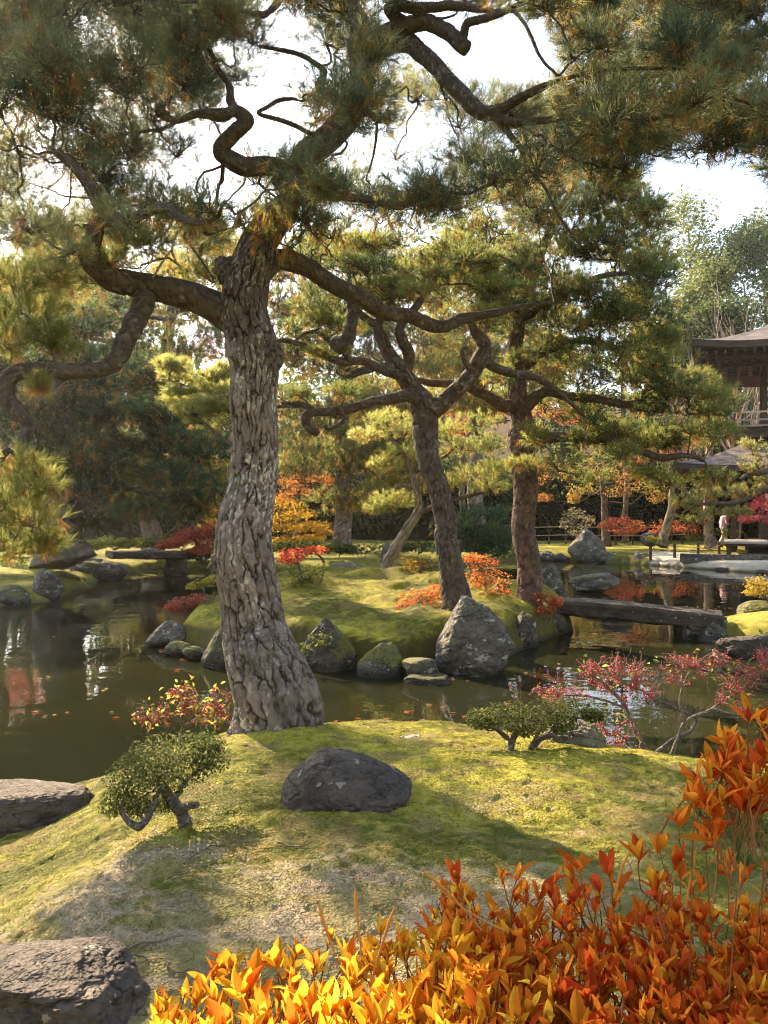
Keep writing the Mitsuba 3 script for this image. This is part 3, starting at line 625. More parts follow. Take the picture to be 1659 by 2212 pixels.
limb(sp, 'limb', [(1120, 800, 26, 12.5), (1200, 750, 20, 12.8), (1290, 740, 16, 13.0), (1380, 770, 12, 13.2), (1470, 790, 8, 13.2)], 84, nodes=sn, **dk)
limb(sp, 'limb', [(1130, 690, 22, 12.5), (1200, 640, 16, 12.2), (1290, 600, 12, 12.0), (1370, 590, 8, 12.0)], 85, nodes=sn, **dk)
limb(sp, 'limb', [(1150, 600, 18, 12.6), (1080, 560, 12, 12.4), (1020, 560, 8, 12.2)], 86, nodes=sn, **dk)
limb(sp, 'limb', [(1390, 868, 10, 12.1), (1400, 840, 10, 12.1), (1440, 834, 8, 12.0), (1480, 842, 6, 12.0)], 87, nodes=sn, **dk)
spoly = [(1000, 470), (1090, 350), (1200, 330), (1330, 350), (1400, 430), (1432, 540), (1430, 680), (1462, 752), (1530, 835), (1580, 880), (1570, 930), (1500, 960), (1420, 1000), (1330, 990), (1240, 960), (1160, 900), (1080, 880), (1040, 800), (1070, 730), (1000, 660), (960, 560)]
spads = pads_in(spoly, 190, 11.4, 13.0, 54, 22, rg, [(1420, 905, 60, 12), (1330, 870, 40, 10), (1010, 740, 30, 40)])
spads2 = np.array([pad(*a[:2], a[2], *a[3:]) for a in ((1420, 480, 12.5, 40, 26), (1425, 580, 12.4, 44, 24), (1420, 660, 12.4, 46, 24), (1446, 738, 12.4, 40, 20), (1508, 815, 12.4, 44, 20), (1560, 870, 12.3, 50, 26), (1530, 930, 12.2, 60, 24), (1420, 960, 12.1, 60, 18), (1330, 930, 12, 60, 20),
     (1450, 1040, 11.8, 60, 20), (1540, 1030, 11.8, 50, 22), (1400, 1020, 11.8, 46, 18), (1480, 890, 12.2, 50, 18), (1370, 820, 12, 60, 20), (1260, 900, 12, 60, 22), (1330, 420, 12.4, 60, 26), (1390, 470, 12.4, 56, 26), (1280, 400, 12.5, 60, 26), (1350, 520, 12.3, 60, 26), (1400, 560, 12.2, 56, 26), (1130, 1000, 11.7, 44, 12), (1200, 1000, 11.9, 70, 20), (1270, 1030, 12, 60, 18), (1150, 940, 11.8, 40, 24), (1250, 820, 11.9, 60, 24), (1300, 700, 11.8, 60, 24))])
crown(sp, np.vstack([spads, spads2]), 66, 20, .115, .0075, rg, pal=MIXED, dry=.11, nodes=sn, twigs=6, twig_r=.008)

# ================================================================== pines further back
def back_pine(label, trunk, limbs, poly, n, d0, d1, ru, rv, seed, pal, dry=.1, tufts=84, nn=16, L=.2, wid=.017, gaps=(), extra=(), name='pine_tree', cat='pine tree', twigs=3, tk=None, group=None):
    r_ = np.random.default_rng(seed)
    key = thing(name, label, cat, group)
    nodes = []
    P, R = uvpath(trunk)
    m = trunk_mesh(P, R, 32, .07, float(np.clip(R[0] * .3, .05, .12)), min(.03, R[0] * .08), seed, gnarl=.06, flare=R[0] * 1.2, **(tk or {}))
    part(key, 'trunk', m[:2], 'bark_mat', smooth=True, color=m[2]); nodes.append(spline(P, R, .3)[0])
    for i, l in enumerate(limbs):
        limb(key, 'limb', l, seed * 7 + i, sides=10, cell=.08, nodes=nodes, base=(.09, .07, .06), pale=(.2, .17, .15), pale_share=.15)
    ps = pads_in(poly, n, d0, d1, ru, rv, r_, gaps) if n else np.zeros((0, 6))
    if len(extra): ps = np.vstack([ps, [pad(*a) for a in extra]])
    crown(key, ps, tufts, nn, L, wid, r_, pal=pal, dry=dry, nodes=nodes, twigs=twigs, twig_r=.012)
    return key
yp = back_pine('young light green pine with crooked slim trunk leaning over the back of the island', [(826, 1258, 26, 16.5), (846, 1205, 24, 16.5), (876, 1155, 22, 16.5), (902, 1115, 20, 16.5), (902, 1065, 15, 16.5), (890, 1015, 13, 16.6), (874, 985, 11, 16.6), (850, 955, 9, 16.7), (840, 925, 7, 16.7)],
     [[(904, 1110, 14, 16.5), (950, 1090, 11, 16.4), (1000, 1076, 10, 16.4), (1040, 1064, 8, 16.3), (1080, 1050, 5, 16.3)], [(893, 1020, 10, 16.6), (940, 1000, 7, 16.5), (980, 970, 6, 16.4), (1010, 940, 4, 16.4)], [(900, 1060, 9, 16.5), (870, 1050, 7, 16.6), (830, 1075, 5, 16.6)]],
     [(0, 0), (1, 0), (1, 1)], 0, 16, 17, 40, 14, 91, LIME2, dry=.06, tufts=110, nn=20, L=.12, wid=.010,
     extra=[(835, 905, 16.7, 56, 20), (880, 930, 16.6, 60, 18), (800, 940, 16.7, 50, 14), (860, 975, 16.6, 50, 16), (830, 1000, 16.6, 40, 14), (960, 930, 16.4, 60, 22), (1030, 910, 16.6, 60, 24), (1000, 965, 16.3, 64, 20), (1060, 960, 16.4, 60, 24), (1085, 1010, 16.3, 56, 22), (1020, 1020, 16.3, 60, 20), (970, 1040, 16.4, 50, 16), (850, 1080, 16.6, 56, 20), (820, 1095, 16.6, 36, 14), (1060, 1050, 16.2, 50, 16), (920, 985, 16.4, 40, 14)],
     tk=dict(base=(.2, .155, .12), pale=(.36, .32, .27)))
back_pine('tall shaded pine at the far left edge of the garden', [(-20, 1190, 50, 27), (-15, 1050, 44, 27), (0, 850, 34, 27), (10, 650, 18, 27), (20, 560, 8, 27)], [[(-5, 850, 18, 27), (80, 800, 12, 26.6), (160, 780, 8, 26)]],
     [(-160, 620), (0, 560), (150, 560), (260, 640), (300, 800), (200, 900), (0, 880), (-160, 860)], 80, 25.5, 28, 64, 22, 98, MIXED, dry=.15, tufts=84, nn=16, L=.24, wid=.022)
back_pine('bright lime green pine glowing behind the left edge of the big trunk', [(528, 1275, 22, 15), (522, 1180, 18, 15), (530, 1060, 15, 15), (520, 950, 12, 15), (490, 880, 9, 15), (450, 830, 6, 15)], [[(525, 980, 9, 15), (460, 930, 6, 15), (400, 880, 5, 15)], [(500, 890, 7, 15), (420, 840, 5, 15), (350, 820, 4, 15)]],
     [(320, 800), (400, 770), (500, 790), (520, 880), (500, 960), (430, 920), (360, 860)], 22, 14.6, 15.6, 40, 16, 99, LIME2, dry=.06, tufts=90, nn=20, L=.12, wid=.010)
bigdark = dict(base=(.15, .13, .115), pale=(.3, .28, .26), pale_share=.3)
pa = back_pine('broad grey trunked pine standing in shade behind the left pond bank', [(135, 1215, 110, 20), (130, 1150, 92, 20), (140, 1060, 84, 20), (135, 970, 76, 20), (120, 880, 70, 20), (125, 780, 56, 20.2), (140, 700, 40, 20.4), (150, 620, 26, 20.5)],
     [[(150, 960, 30, 20), (210, 900, 20, 19.6), (250, 890, 16, 19.4), (240, 960, 14, 19.3), (230, 1020, 14, 19.2), (300, 1060, 12, 19), (380, 1080, 8, 19)], [(140, 820, 30, 20), (220, 790, 22, 20), (300, 800, 16, 20), (380, 790, 10, 20)], [(130, 740, 28, 20), (200, 690, 20, 20), (280, 680, 14, 20), (360, 690, 8, 20)], [(120, 800, 26, 20), (60, 760, 18, 20), (-20, 750, 12, 20)]],
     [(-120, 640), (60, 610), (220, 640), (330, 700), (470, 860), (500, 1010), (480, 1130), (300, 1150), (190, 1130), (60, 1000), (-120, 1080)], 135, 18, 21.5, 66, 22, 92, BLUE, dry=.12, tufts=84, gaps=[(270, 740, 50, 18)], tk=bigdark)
pb = back_pine('tall sunlit pine behind the big trunk on the left shore', [(330, 1190, 40, 29), (325, 1080, 36, 29), (335, 960, 34, 29), (350, 820, 28, 29), (370, 680, 20, 29), (380, 560, 10, 29)],
     [[(340, 880, 20, 29), (420, 850, 12, 28), (480, 850, 8, 28)], [(350, 780, 18, 29), (250, 740, 12, 29), (180, 730, 8, 29)], [(370, 680, 16, 29), (450, 640, 10, 29), (520, 620, 6, 29)]],
     [(20, 700), (30, 560), (240, 490), (400, 480), (540, 520), (560, 700), (540, 880), (500, 1080), (400, 1090), (250, 1080), (120, 860)], 150, 27, 31, 60, 22, 93, MIXED, dry=.22, tufts=84, L=.24, wid=.022)
pc = back_pine('olive green pine spreading between the big trunk and the forked pine', [(735, 1190, 40, 31), (740, 1080, 36, 31), (735, 960, 30, 31), (745, 820, 24, 31), (760, 680, 16, 31), (770, 560, 8, 31)],
     [[(738, 900, 20, 31), (660, 880, 12, 30), (600, 880, 8, 30)], [(745, 820, 20, 31), (830, 790, 12, 30), (900, 780, 8, 30)], [(755, 720, 14, 31), (690, 690, 9, 31), (640, 680, 6, 31)]],
     [(560, 560), (640, 470), (830, 480), (930, 580), (960, 720), (930, 860), (900, 1040), (760, 1110), (660, 1030), (600, 1000)], 150, 29, 33, 62, 22, 94, MIXED, dry=.2, tufts=84, L=.24, wid=.022)
pd = back_pine('yellow green pine standing behind the forked pine', [(1030, 1180, 36, 35), (1030, 1040, 32, 35), (1035, 880, 26, 35), (1040, 720, 16, 35), (1045, 560, 8, 35)], [[(1035, 800, 16, 35), (960, 780, 8, 34)], [(1040, 720, 14, 35), (1120, 700, 8, 34)]],
     [(900, 640), (960, 560), (1100, 500), (1200, 560), (1240, 760), (1180, 900), (1040, 900), (900, 860)], 110, 33, 36, 64, 22, 95, LIME, dry=.25, tufts=84, L=.26, wid=.024)
low_p = back_pine('low rounded blue green pine behind the island between the two trunks', [(1040, 1215, 20, 22), (1035, 1180, 18, 22), (1030, 1140, 12, 22), (1035, 1110, 8, 22)], [], [(955, 1195), (960, 1130), (1000, 1095), (1060, 1085), (1105, 1110), (1112, 1195)], 34, 21, 23, 42, 16, 96, BLUE, dry=.02, tufts=44, nn=18, L=.15, wid=.014)
rp = back_pine('pine bough with bright tufts reaching in from the right above the deck', [(1830, 1230, 44, 19), (1810, 1130, 40, 19), (1780, 1040, 34, 19), (1760, 940, 26, 19), (1740, 880, 14, 19)],
     [[(1770, 1000, 22, 19), (1700, 1045, 17, 18.8), (1640, 1062, 14, 18.6), (1600, 1082, 10, 18.5), (1560, 1088, 9, 18.4), (1510, 1090, 6, 18.3), (1475, 1108, 4, 18.2)], [(1765, 960, 18, 19), (1700, 985, 14, 18.8), (1650, 1020, 14, 18.7), (1620, 1022, 10, 18.7), (1600, 1035, 7, 18.6)], [(1590, 1084, 7, 18.5), (1550, 1100, 6, 18.5), (1500, 1118, 4, 18.4)]],
     [(0, 0), (1, 0), (1, 1)], 0, 16, 17, 40, 14, 97, LIME, dry=.2, tufts=46, nn=20, L=.13, wid=.011,
     extra=[(1480, 1085, 18.3, 36, 16), (1520, 1070, 18.3, 40, 14), (1560, 1062, 18.4, 40, 16), (1500, 1120, 18.3, 44, 14), (1545, 1105, 18.3, 40, 12), (1600, 1060, 18.5, 40, 14), (1590, 1105, 18.4, 36, 10), (1640, 985, 18.7, 40, 24), (1625, 1010, 18.7, 30, 12), (1655, 1040, 18.7, 30, 16), (1690, 960, 18.7, 40, 24), (1620, 960, 18.7, 30, 10)])

# ================================================================== rocks
rock('boulder', 940, 1112, 1284, 1482, 9.5, 'large pointed boulder with lichen and moss cap at the foot of the forked pine', 8, 'rock_grey', deep=.8, peak=.36, soft=.28, fine=True, bury=.16, rough=.05)
rock('rock', 598, 892, 1626, 1775, 3.95, 'rounded brown boulder lying on the moss right of the big trunk', 5, 'rock_brown', deep=.75, peak=.26, fine=True, bury=.3, rough=.03, planes=30, soft=.5)
rock('rock', -230, 190, 1700, 1815, 4.6, 'dark flat topped rock at the water edge left of the clipped shrub', 4, 'rock_brown', deep=.5, fine=True, bury=.4, peak=.2, flat=.34, soft=.1, planes=9, rough=.05)
rock('rock', -260, 345, 2045, 2330, 2.3, 'big dark ledge of rock in the bottom left corner', 12, 'rock_brown', deep=.6, fine=True, bury=.2, peak=.18, flat=.36, soft=.1, rough=.06, planes=9)
rock('rock', 130, 235, 1702, 1742, 5.3, 'small pale stone behind the clipped shrub at the water edge', 6, 'rock_grey', deep=.7)
rock('rock', 825, 985, 1588, 1640, 5.3, 'low flat weathered stone sunk in the crest of the moss bank', 7, 'rock_grey', deep=.5, bury=.5, peak=.3)
rock('rock', 1185, 1320, 1558, 1655, 5.2, 'craggy brown stone behind the stems of the flat topped shrub', 18, 'rock_grey', deep=.8, fine=True, rough=.09, bury=.25)
rock('rock', 770, 872, 1390, 1492, 9.35, 'mossy block of rock on the front shore of the island', 9, 'rock_mossy', deep=.8, bury=.2)
rock('rock', 868, 952, 1420, 1472, 9.2, 'upper flat stepping stone beside the large boulder', 10, 'rock_mossy', deep=.9, bury=.3, flat=.3)
rock('rock', 872, 978, 1456, 1502, 8.95, 'lower flat stepping stone at the water in front of the large boulder', 11, 'rock_mossy', deep=.8, bury=.5, flat=.3)
rock('rock', 432, 500, 1352, 1450, 9.9, 'upright grey rock on the island shore left of the big trunk', 13, 'rock_mossy', deep=.7, peak=.3)
rock('rock', 312, 400, 1340, 1396, 11.4, 'sloping wedge of rock at the left tip of the island', 14, 'rock_grey', deep=.8, peak=.4, lean=.3)
rock('rock', 348, 420, 1383, 1412, 10.7, 'low mossy stone in the water at the left tip of the island', 15, 'rock_mossy', deep=.7)
rock('rock', 392, 440, 1395, 1420, 10.4, 'small stone on the island shore beside the upright rock', 16, 'rock_mossy', deep=.7)
rock('rock', 640, 770, 1330, 1470, 9.75, 'mossy overhanging shore rock right of the big trunk', 17, 'rock_mossy', deep=.8, peak=.2, bury=.2)
rock('rock', 436, 475, 1283, 1340, 13.5, 'grey rock half hidden by the big trunk on the island', 19, 'rock_grey', deep=.8)
rock('rock', 1096, 1165, 1320, 1402, 11.3, 'mossy shore rock below the straight pine', 20, 'rock_mossy', deep=.9)
rock('rock', 1150, 1226, 1320, 1368, 12.6, 'mossy rock carrying the left end of the stone bridge', 21, 'rock_mossy', deep=.9)
rock('rock', 1165, 1226, 1216, 1290, 16.0, 'tall jagged rock standing in the pond behind the straight pine', 22, 'rock_grey', deep=.7, peak=.3, rough=.09)
rock('rock', 1230, 1342, 1237, 1278, 19.0, 'wide lichened rock rising from the pond behind the stone bridge', 23, 'rock_grey', deep=.6, rough=.08)
rock('rock', 1228, 1310, 1138, 1216, 30.6, 'tall pyramid shaped rock on the far shore', 24, 'rock_grey', deep=.8, peak=.72, bury=.1, planes=8)
rock('rock', 1366, 1420, 1190, 1227, 29.4, 'blocky dark rock on the far shore right of the pyramid rock', 25, 'rock_grey', deep=.8)
for i, (a, b, t, e, d, w) in enumerate([(1160, 1205, 1190, 1216, 31, 'first'), (1195, 1232, 1194, 1214, 31.2, 'second'), (1308, 1340, 1192, 1216, 30.8, 'third'), (1340, 1368, 1200, 1220, 30.2, 'fourth'), (1416, 1452, 1212, 1230, 28.6, 'fifth'), (1440, 1470, 1218, 1232, 28.2, 'sixth'),
        (1462, 1504, 1219, 1238, 27.6, 'seventh'), (1505, 1550, 1222, 1243, 27, 'eighth'), (1545, 1590, 1224, 1246, 26.3, 'ninth'), (1585, 1640, 1228, 1250, 25.6, 'tenth'), (1636, 1690, 1230, 1252, 25, 'eleventh')]):
    rock('shore_stone', a, b, t, e, d, f'{w} grey edging stone of the far shore counted rightwards from the straight pine', 30 + i, 'rock_grey', deep=.8, bury=.4, group='edging stones of the far shore')
rock('rock', 1290, 1338, 1192, 1218, 30.4, 'grey stone at the right foot of the pyramid rock', 45, 'rock_grey', deep=.7)
rock('rock', 1598, 1690, 1296, 1334, 13.4, 'rounded mossy rock under the yellow shrub on the right bank', 46, 'rock_mossy', deep=.8)
rock('rock', 1510, 1580, 1345, 1410, 11.9, 'lichened rock at the water beside the right bridge pier', 47, 'rock_grey', deep=.8, peak=.2)
rock('rock', 1560, 1720, 1368, 1440, 10.6, 'broad dark rock at the edge of the right bank', 48, 'rock_brown', deep=.5, fine=True, bury=.4)
rock('rock', 1300, 1370, 1297, 1330, 14.6, 'pale stone peeping over the stone bridge', 49, 'rock_grey', deep=.7)
rock('rock', 140, 270, 1198, 1252, 22.5, 'large grey bank rock at the left end of the far stone bridge', 50, 'rock_grey', deep=.7, fine=True, rough=.06)
rock('rock', 60, 128, 1226, 1302, 17.2, 'craggy upright rock on the left bank', 51, 'rock_grey', deep=.8, rough=.09)
rock('rock', -30, 66, 1262, 1318, 16.6, 'dark mossy rock at the left edge of the pond', 52, 'rock_mossy', deep=.8)
rock('rock', 100, 170, 1232, 1262, 20.5, 'low stone between the bank rocks left of the far bridge', 53, 'rock_mossy', deep=.8)
rock('rock', 700, 790, 1214, 1240, 19.5, 'long dark rock behind the pale stone edge of the island', 54, 'rock_grey', deep=.5)
rock('rock', 820, 850, 1170, 1220, 23.5, 'upright dark rock beyond the island', 55, 'rock_grey', deep=.7, peak=.2)
rock('rock', 705, 850, 1238, 1252, 15.6, 'pale flat stone edging the back of the island', 56, 'rock_grey', deep=.2, bury=.8)
rock('rock', 1060, 1110, 1255, 1330, 12.9, 'dark rock between the two island pine trunks', 57, 'rock_mossy', deep=.7)
rock('rock', 1385, 1425, 1150, 1176, 32, 'pale squared stone under the leaning tree on the far lawn', 58, 'rock_grey', deep=.7)
rock('rock', 640, 700, 1270, 1310, 13.0, 'dark hummock of rock under the red topped shrub', 59, 'rock_mossy', deep=.8)
rock('rock', 1040, 1120, 1698, 1730, 4.35, 'small mossy hump of stone in the moss right of the brown boulder', 60, 'rock_mossy', deep=.7, bury=1.2, peak=.4)

# ------------------------------------------------------------------ stone bridges
def slab(name, a, b, depth, th, label, seed, arch=0.0, mat='rock_grey', sag=.0):
    """A rough stone beam from a to b (points of its top centre line)."""
    rg_ = np.random.default_rng(seed)
    bx = trimesh.creation.box((1, 1, 1)).subdivide_to_size(.06)
    v = bx.vertices.copy()
    q = np.sign(v) * np.minimum(np.abs(v), .5)
    a, b = np.asarray(a), np.asarray(b)
    ax = b - a; L = np.linalg.norm(ax[:2]); ux = norm(np.array([ax[0], ax[1], 0])); uy = np.array([-ux[1], ux[0], 0])
    s = q[:, 0] + .5
    rnd_ = 1 - .10 * np.maximum(np.abs(q[:, 1]) + np.abs(q[:, 2]) - .8, 0) / .2
    thick = th * (1 + .35 * np.sin(s * 3.0) * sag)
    w = a + s[:, None] * ax + uy * (q[:, 1] * depth * rnd_)[:, None] + np.array([0, 0, 1]) * ((q[:, 2] - .5) * thick * rnd_ + arch * np.sin(np.pi * s))[:, None]
    w = w + norm(v) * ((meshkit.fbm(w * 2.2, 3, seed) - .5) * .10 + (meshkit.fbm(w * 9, 3, seed + 1) - .5) * .035)[:, None]
    k = thing(name, label, 'stone bridge')
    part(k, 'slab', (w, bx.faces), mat, smooth=True)
    return k
sb = slab('stone_bridge', W(1195, 1292, 12.9), W(1556, 1324, 12.2), .62, .24, 'long single slab stone bridge from the island to the right bank', 71, arch=.02, mat='rock_brown', sag=.5)
def pier(tree, u0, u1, vt, vb, d, seed):
    bx = trimesh.creation.box((1, 1, 1)).subdivide_to_size(.12)
    k = d / FPX
    v = bx.vertices * (1 - .12 * (bx.vertices[:, 2:3] + .5)) + norm(bx.vertices) * (meshkit.fbm(bx.vertices * 2.5 + seed, 3, seed)[:, None] - .5) * .3
    w = v * np.array([(u1 - u0) * k, .45, (vb - vt) * k * 1.25]) + W((u0 + u1) / 2, (vt + vb) / 2 + (vb - vt) * .1, d)
    part(tree, 'pier', (w, bx.faces), 'rock_mossy', smooth=True)
pier(sb, 1462, 1512, 1345, 1392, 12.3, 3); pier(sb, 1480, 1560, 1330, 1360, 12.25, 5)
fb = slab('stone_bridge', W(236, 1190, 23.4), W(392, 1190, 24.6), 1.0, .24, 'far stone slab bridge in shade behind the left pond', 73, mat='rock_brown')
pier(fb, 358, 402, 1205, 1240, 24.6, 4)

# ================================================================== shrubs
rg = np.random.default_rng(29)
EVER = [(.05, .07, .024), (.085, .105, .035), (.13, .15, .05), (.19, .19, .075)]
def azalea(label, pads, stems, d, per, L, seed, pal=EVER, mat='gloss_leaf_mat', cat='shrub', up=.35, bark=(.10, .085, .07), wid=.5, twigs=6, name='azalea_shrub', stem_kw=None):
    r_ = np.random.default_rng(seed)
    k = thing(name, label, cat)
    nodes = []
    for i, s in enumerate(stems):
        s = [(a_, b_, c_ * .78, d_) for a_, b_, c_, d_ in s]
        limb(k, 'stem', s, seed + i, nodes=nodes, sides=14, cell=.012 * d / 4, depth=.003, **(stem_kw or dict(base=bark, pale=(.3, .29, .27), pale_share=.25)))
    leaf_cloud(k, np.array([pad(a, b, dd, ru, rv) for a, b, dd, ru, rv in pads]), per, L, r_, pal, wid=wid, up=up, mat=mat, shell=.35, nodes=nodes, twigs=twigs, twig_r=.0035 * d / 4, bark=bark)
    return k
azalea('rounded clipped evergreen shrub with twisted stems on the moss left of the big trunk',
       [(335, 1630, 3.85, 70, 40), (405, 1625, 3.9, 74, 38), (455, 1640, 3.95, 46, 34), (280, 1675, 3.8, 56, 44), (250, 1730, 3.75, 38, 34), (320, 1700, 3.8, 60, 40), (385, 1670, 3.85, 66, 36), (340, 1660, 3.7, 60, 40), (440, 1610, 4.0, 50, 26), (300, 1740, 3.8, 40, 22), (355, 1735, 3.85, 34, 16)],
       [[(402, 1790, 46, 3.85), (392, 1760, 34, 3.85), (370, 1728, 30, 3.85), (345, 1690, 22, 3.85), (330, 1650, 14, 3.85)], [(388, 1752, 26, 3.83), (410, 1742, 20, 3.8), (428, 1738, 18, 3.78)], [(262, 1745, 10, 3.7), (274, 1772, 16, 3.7), (298, 1786, 22, 3.7), (318, 1768, 18, 3.72), (330, 1740, 14, 3.75), (345, 1700, 10, 3.8)], [(375, 1730, 16, 3.86), (400, 1690, 12, 3.9), (440, 1655, 8, 3.95)]],
       3.85, 480, .022, 201)
azalea('flat topped cloud pruned evergreen shrub on crooked stems at the moss crest',
       [(1050, 1550, 5.05, 46, 20), (1100, 1540, 5.0, 60, 24), (1150, 1550, 4.95, 56, 24), (1200, 1530, 5.05, 60, 26), (1255, 1532, 5.1, 56, 24), (1130, 1575, 5.0, 40, 16), (1205, 1560, 5.05, 46, 18), (1040, 1560, 5.0, 36, 14), (1280, 1545, 5.1, 26, 14)],
       [[(1118, 1655, 32, 5.0), (1104, 1625, 22, 5.0), (1108, 1596, 18, 5.0), (1125, 1572, 14, 5.0), (1130, 1550, 10, 5.0)], [(1166, 1660, 30, 5.0), (1150, 1630, 18, 5.0), (1160, 1602, 16, 5.02), (1192, 1588, 16, 5.05), (1222, 1572, 13, 5.08), (1240, 1548, 8, 5.1)], [(1142, 1655, 16, 5.02), (1140, 1625, 12, 5.0), (1156, 1598, 12, 4.98), (1170, 1570, 8, 4.98)], [(1192, 1588, 14, 5.05), (1215, 1598, 10, 5.05), (1228, 1592, 8, 5.05)]],
       5.0, 460, .026, 202, up=.8)
REDL = [(.30, .03, .03), (.42, .06, .045), (.5, .13, .06)]
ORL = [(.42, .09, .035), (.55, .17, .05), (.6, .26, .08)]
SOFT = [(.34, .07, .045), (.42, .13, .06), (.46, .19, .09)]
YEL = [(.34, .20, .03), (.46, .29, .045), (.52, .36, .08)]
YG = [(.20, .21, .03), (.34, .31, .045), (.45, .38, .07)]
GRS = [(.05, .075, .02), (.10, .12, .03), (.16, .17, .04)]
def bush(label, pads, d, per, L, pal, seed, stems=None, name='red_shrub', cat='shrub', up=.7, wid=.5, twigs=5, mat='leaf_mat'):
    if stems is None:
        a = np.mean([p[0] for p in pads]); b = max(p[1] + p[4] for p in pads)
        stems = [[(a, b + 14, 60 / d, d), (a + 4, b - 5, 50 / d, d), (a, np.mean([p[1] for p in pads]), 30 / d, d)]]
    return azalea(label, pads, stems, d, per, L, seed, pal=pal, mat=mat, cat=cat, up=up, wid=wid, twigs=twigs, name=name)
bush('red topped shrub with green lower leaves beside the right edge of the big trunk', [(640, 1195, 13, 40, 12), (680, 1188, 13, 30, 10), (625, 1210, 13, 30, 10)], 13, 260, .055, REDL + ORL[:1], 210, stems=[[(640, 1320, 12, 13), (665, 1285, 9, 13), (650, 1240, 6, 13), (640, 1200, 4, 13)], [(665, 1285, 8, 13), (690, 1260, 5, 13), (700, 1215, 3, 13)]])
bush('green leafy shrub under the red topped one on the island', [(640, 1240, 13.1, 46, 22), (680, 1235, 13.1, 34, 18), (620, 1275, 13, 36, 24), (660, 1270, 13, 26, 16)], 13, 200, .05, GRS + YG[:1], 211, name='green_shrub')
bush('orange red maple shrub at the left foot of the forked pine', [(900, 1290, 11.6, 44, 20), (940, 1280, 11.6, 30, 20), (880, 1315, 11.5, 30, 18), (930, 1315, 11.4, 30, 18), (905, 1335, 11.4, 26, 10)], 11.5, 230, .045, REDL[1:] + ORL, 212, name='maple_shrub')
bush('bright orange maple shrub between the two island pines', [(1040, 1215, 12.6, 40, 18), (1065, 1250, 12.6, 44, 22), (1030, 1250, 12.6, 34, 22), (1075, 1280, 12.5, 34, 14), (1020, 1205, 12.7, 24, 12)], 12.6, 260, .045, ORL, 213, name='maple_shrub')
bush('small red orange shrub hanging over the left end of the stone bridge', [(1175, 1290, 12.1, 28, 14), (1200, 1300, 12.1, 20, 14), (1180, 1318, 12.0, 24, 12)], 12.1, 180, .045, REDL[1:] + ORL[:2], 214)
bush('yellow brown shrub behind the forked pine trunk on the back of the island', [(890, 1215, 15.4, 30, 16), (925, 1210, 15.4, 34, 16), (905, 1230, 15.3, 34, 12)], 15.4, 200, .05, YEL[:2] + [(.2, .12, .03)], 215, name='golden_shrub')
bush('pale red shrub on the left point of the island', [(395, 1300, 13, 34, 12), (425, 1295, 13, 26, 14), (375, 1310, 13, 20, 8)], 13, 200, .045, [(.42, .12, .08), (.5, .17, .10)], 216)
bush('yellow leaved shrub left of the big trunk above the pale red shrub', [(435, 1260, 13.4, 28, 12), (460, 1255, 13.4, 20, 14), (415, 1268, 13.4, 14, 6)], 13.4, 110, .06, YG, 217, name='yellow_shrub')
bush('yellow shrub on the right bank above the rounded mossy rock', [(1640, 1260, 13.4, 32, 18), (1670, 1275, 13.4, 40, 24), (1625, 1280, 13.4, 20, 8)], 13.4, 240, .05, YG[1:] + YEL[1:], 218, stems=[[(1700, 1340, 10, 13.4), (1670, 1310, 8, 13.4), (1640, 1270, 5, 13.4)]], name='yellow_shrub')
bush('red clipped shrub on the far lawn right of the pyramid rock', [(1340, 1130, 33, 34, 16), (1375, 1136, 33, 24, 13), (1312, 1136, 33, 20, 12), (1350, 1148, 33, 36, 8)], 33, 330, .10, SOFT, 219)
bush('red shrub on the far lawn behind the leaning tree', [(1440, 1136, 33.5, 34, 17), (1482, 1142, 33.5, 30, 15), (1420, 1150, 33.5, 20, 9)], 33.5, 320, .10, SOFT, 220)
bush('pale green round shrub on the far lawn above the rope fence', [(1415, 1166, 30, 16, 8), (1405, 1163, 30, 12, 7)], 30, 240, .07, YG + GRS[2:], 221, name='pale_shrub')
bush('grey green open shrub left of the pyramid rock', [(1240, 1110, 34, 26, 14), (1265, 1125, 34, 24, 16), (1225, 1130, 34, 18, 14), (1250, 1150, 34, 26, 12)], 34, 170, .11, [(.12, .13, .07), (.2, .2, .11), (.3, .26, .17)], 222, name='grey_shrub')
bush('low dark green shrub at the water right of the leaning tree', [(1560, 1150, 33, 40, 10), (1500, 1160, 33, 26, 10)], 33, 260, .1, GRS, 223, name='green_shrub')
bush('dark green low growth on the bank rocks left of the far bridge', [(150, 1190, 21, 40, 14), (200, 1180, 21.5, 30, 10), (110, 1205, 19.5, 30, 16)], 21, 200, .07, GRS[:2], 224, name='green_shrub')
bush('dark round shrub on the shaded shore right of the big trunk', [(810, 1180, 27, 40, 16), (760, 1188, 27, 34, 12)], 27, 260, .1, GRS[:2], 225, name='green_shrub')
bush('leafy green shrub under the overhanging rock on the island front', [(690, 1380, 9.5, 30, 16), (660, 1400, 9.5, 24, 14)], 9.5, 70, .05, GRS, 226, name='green_shrub')

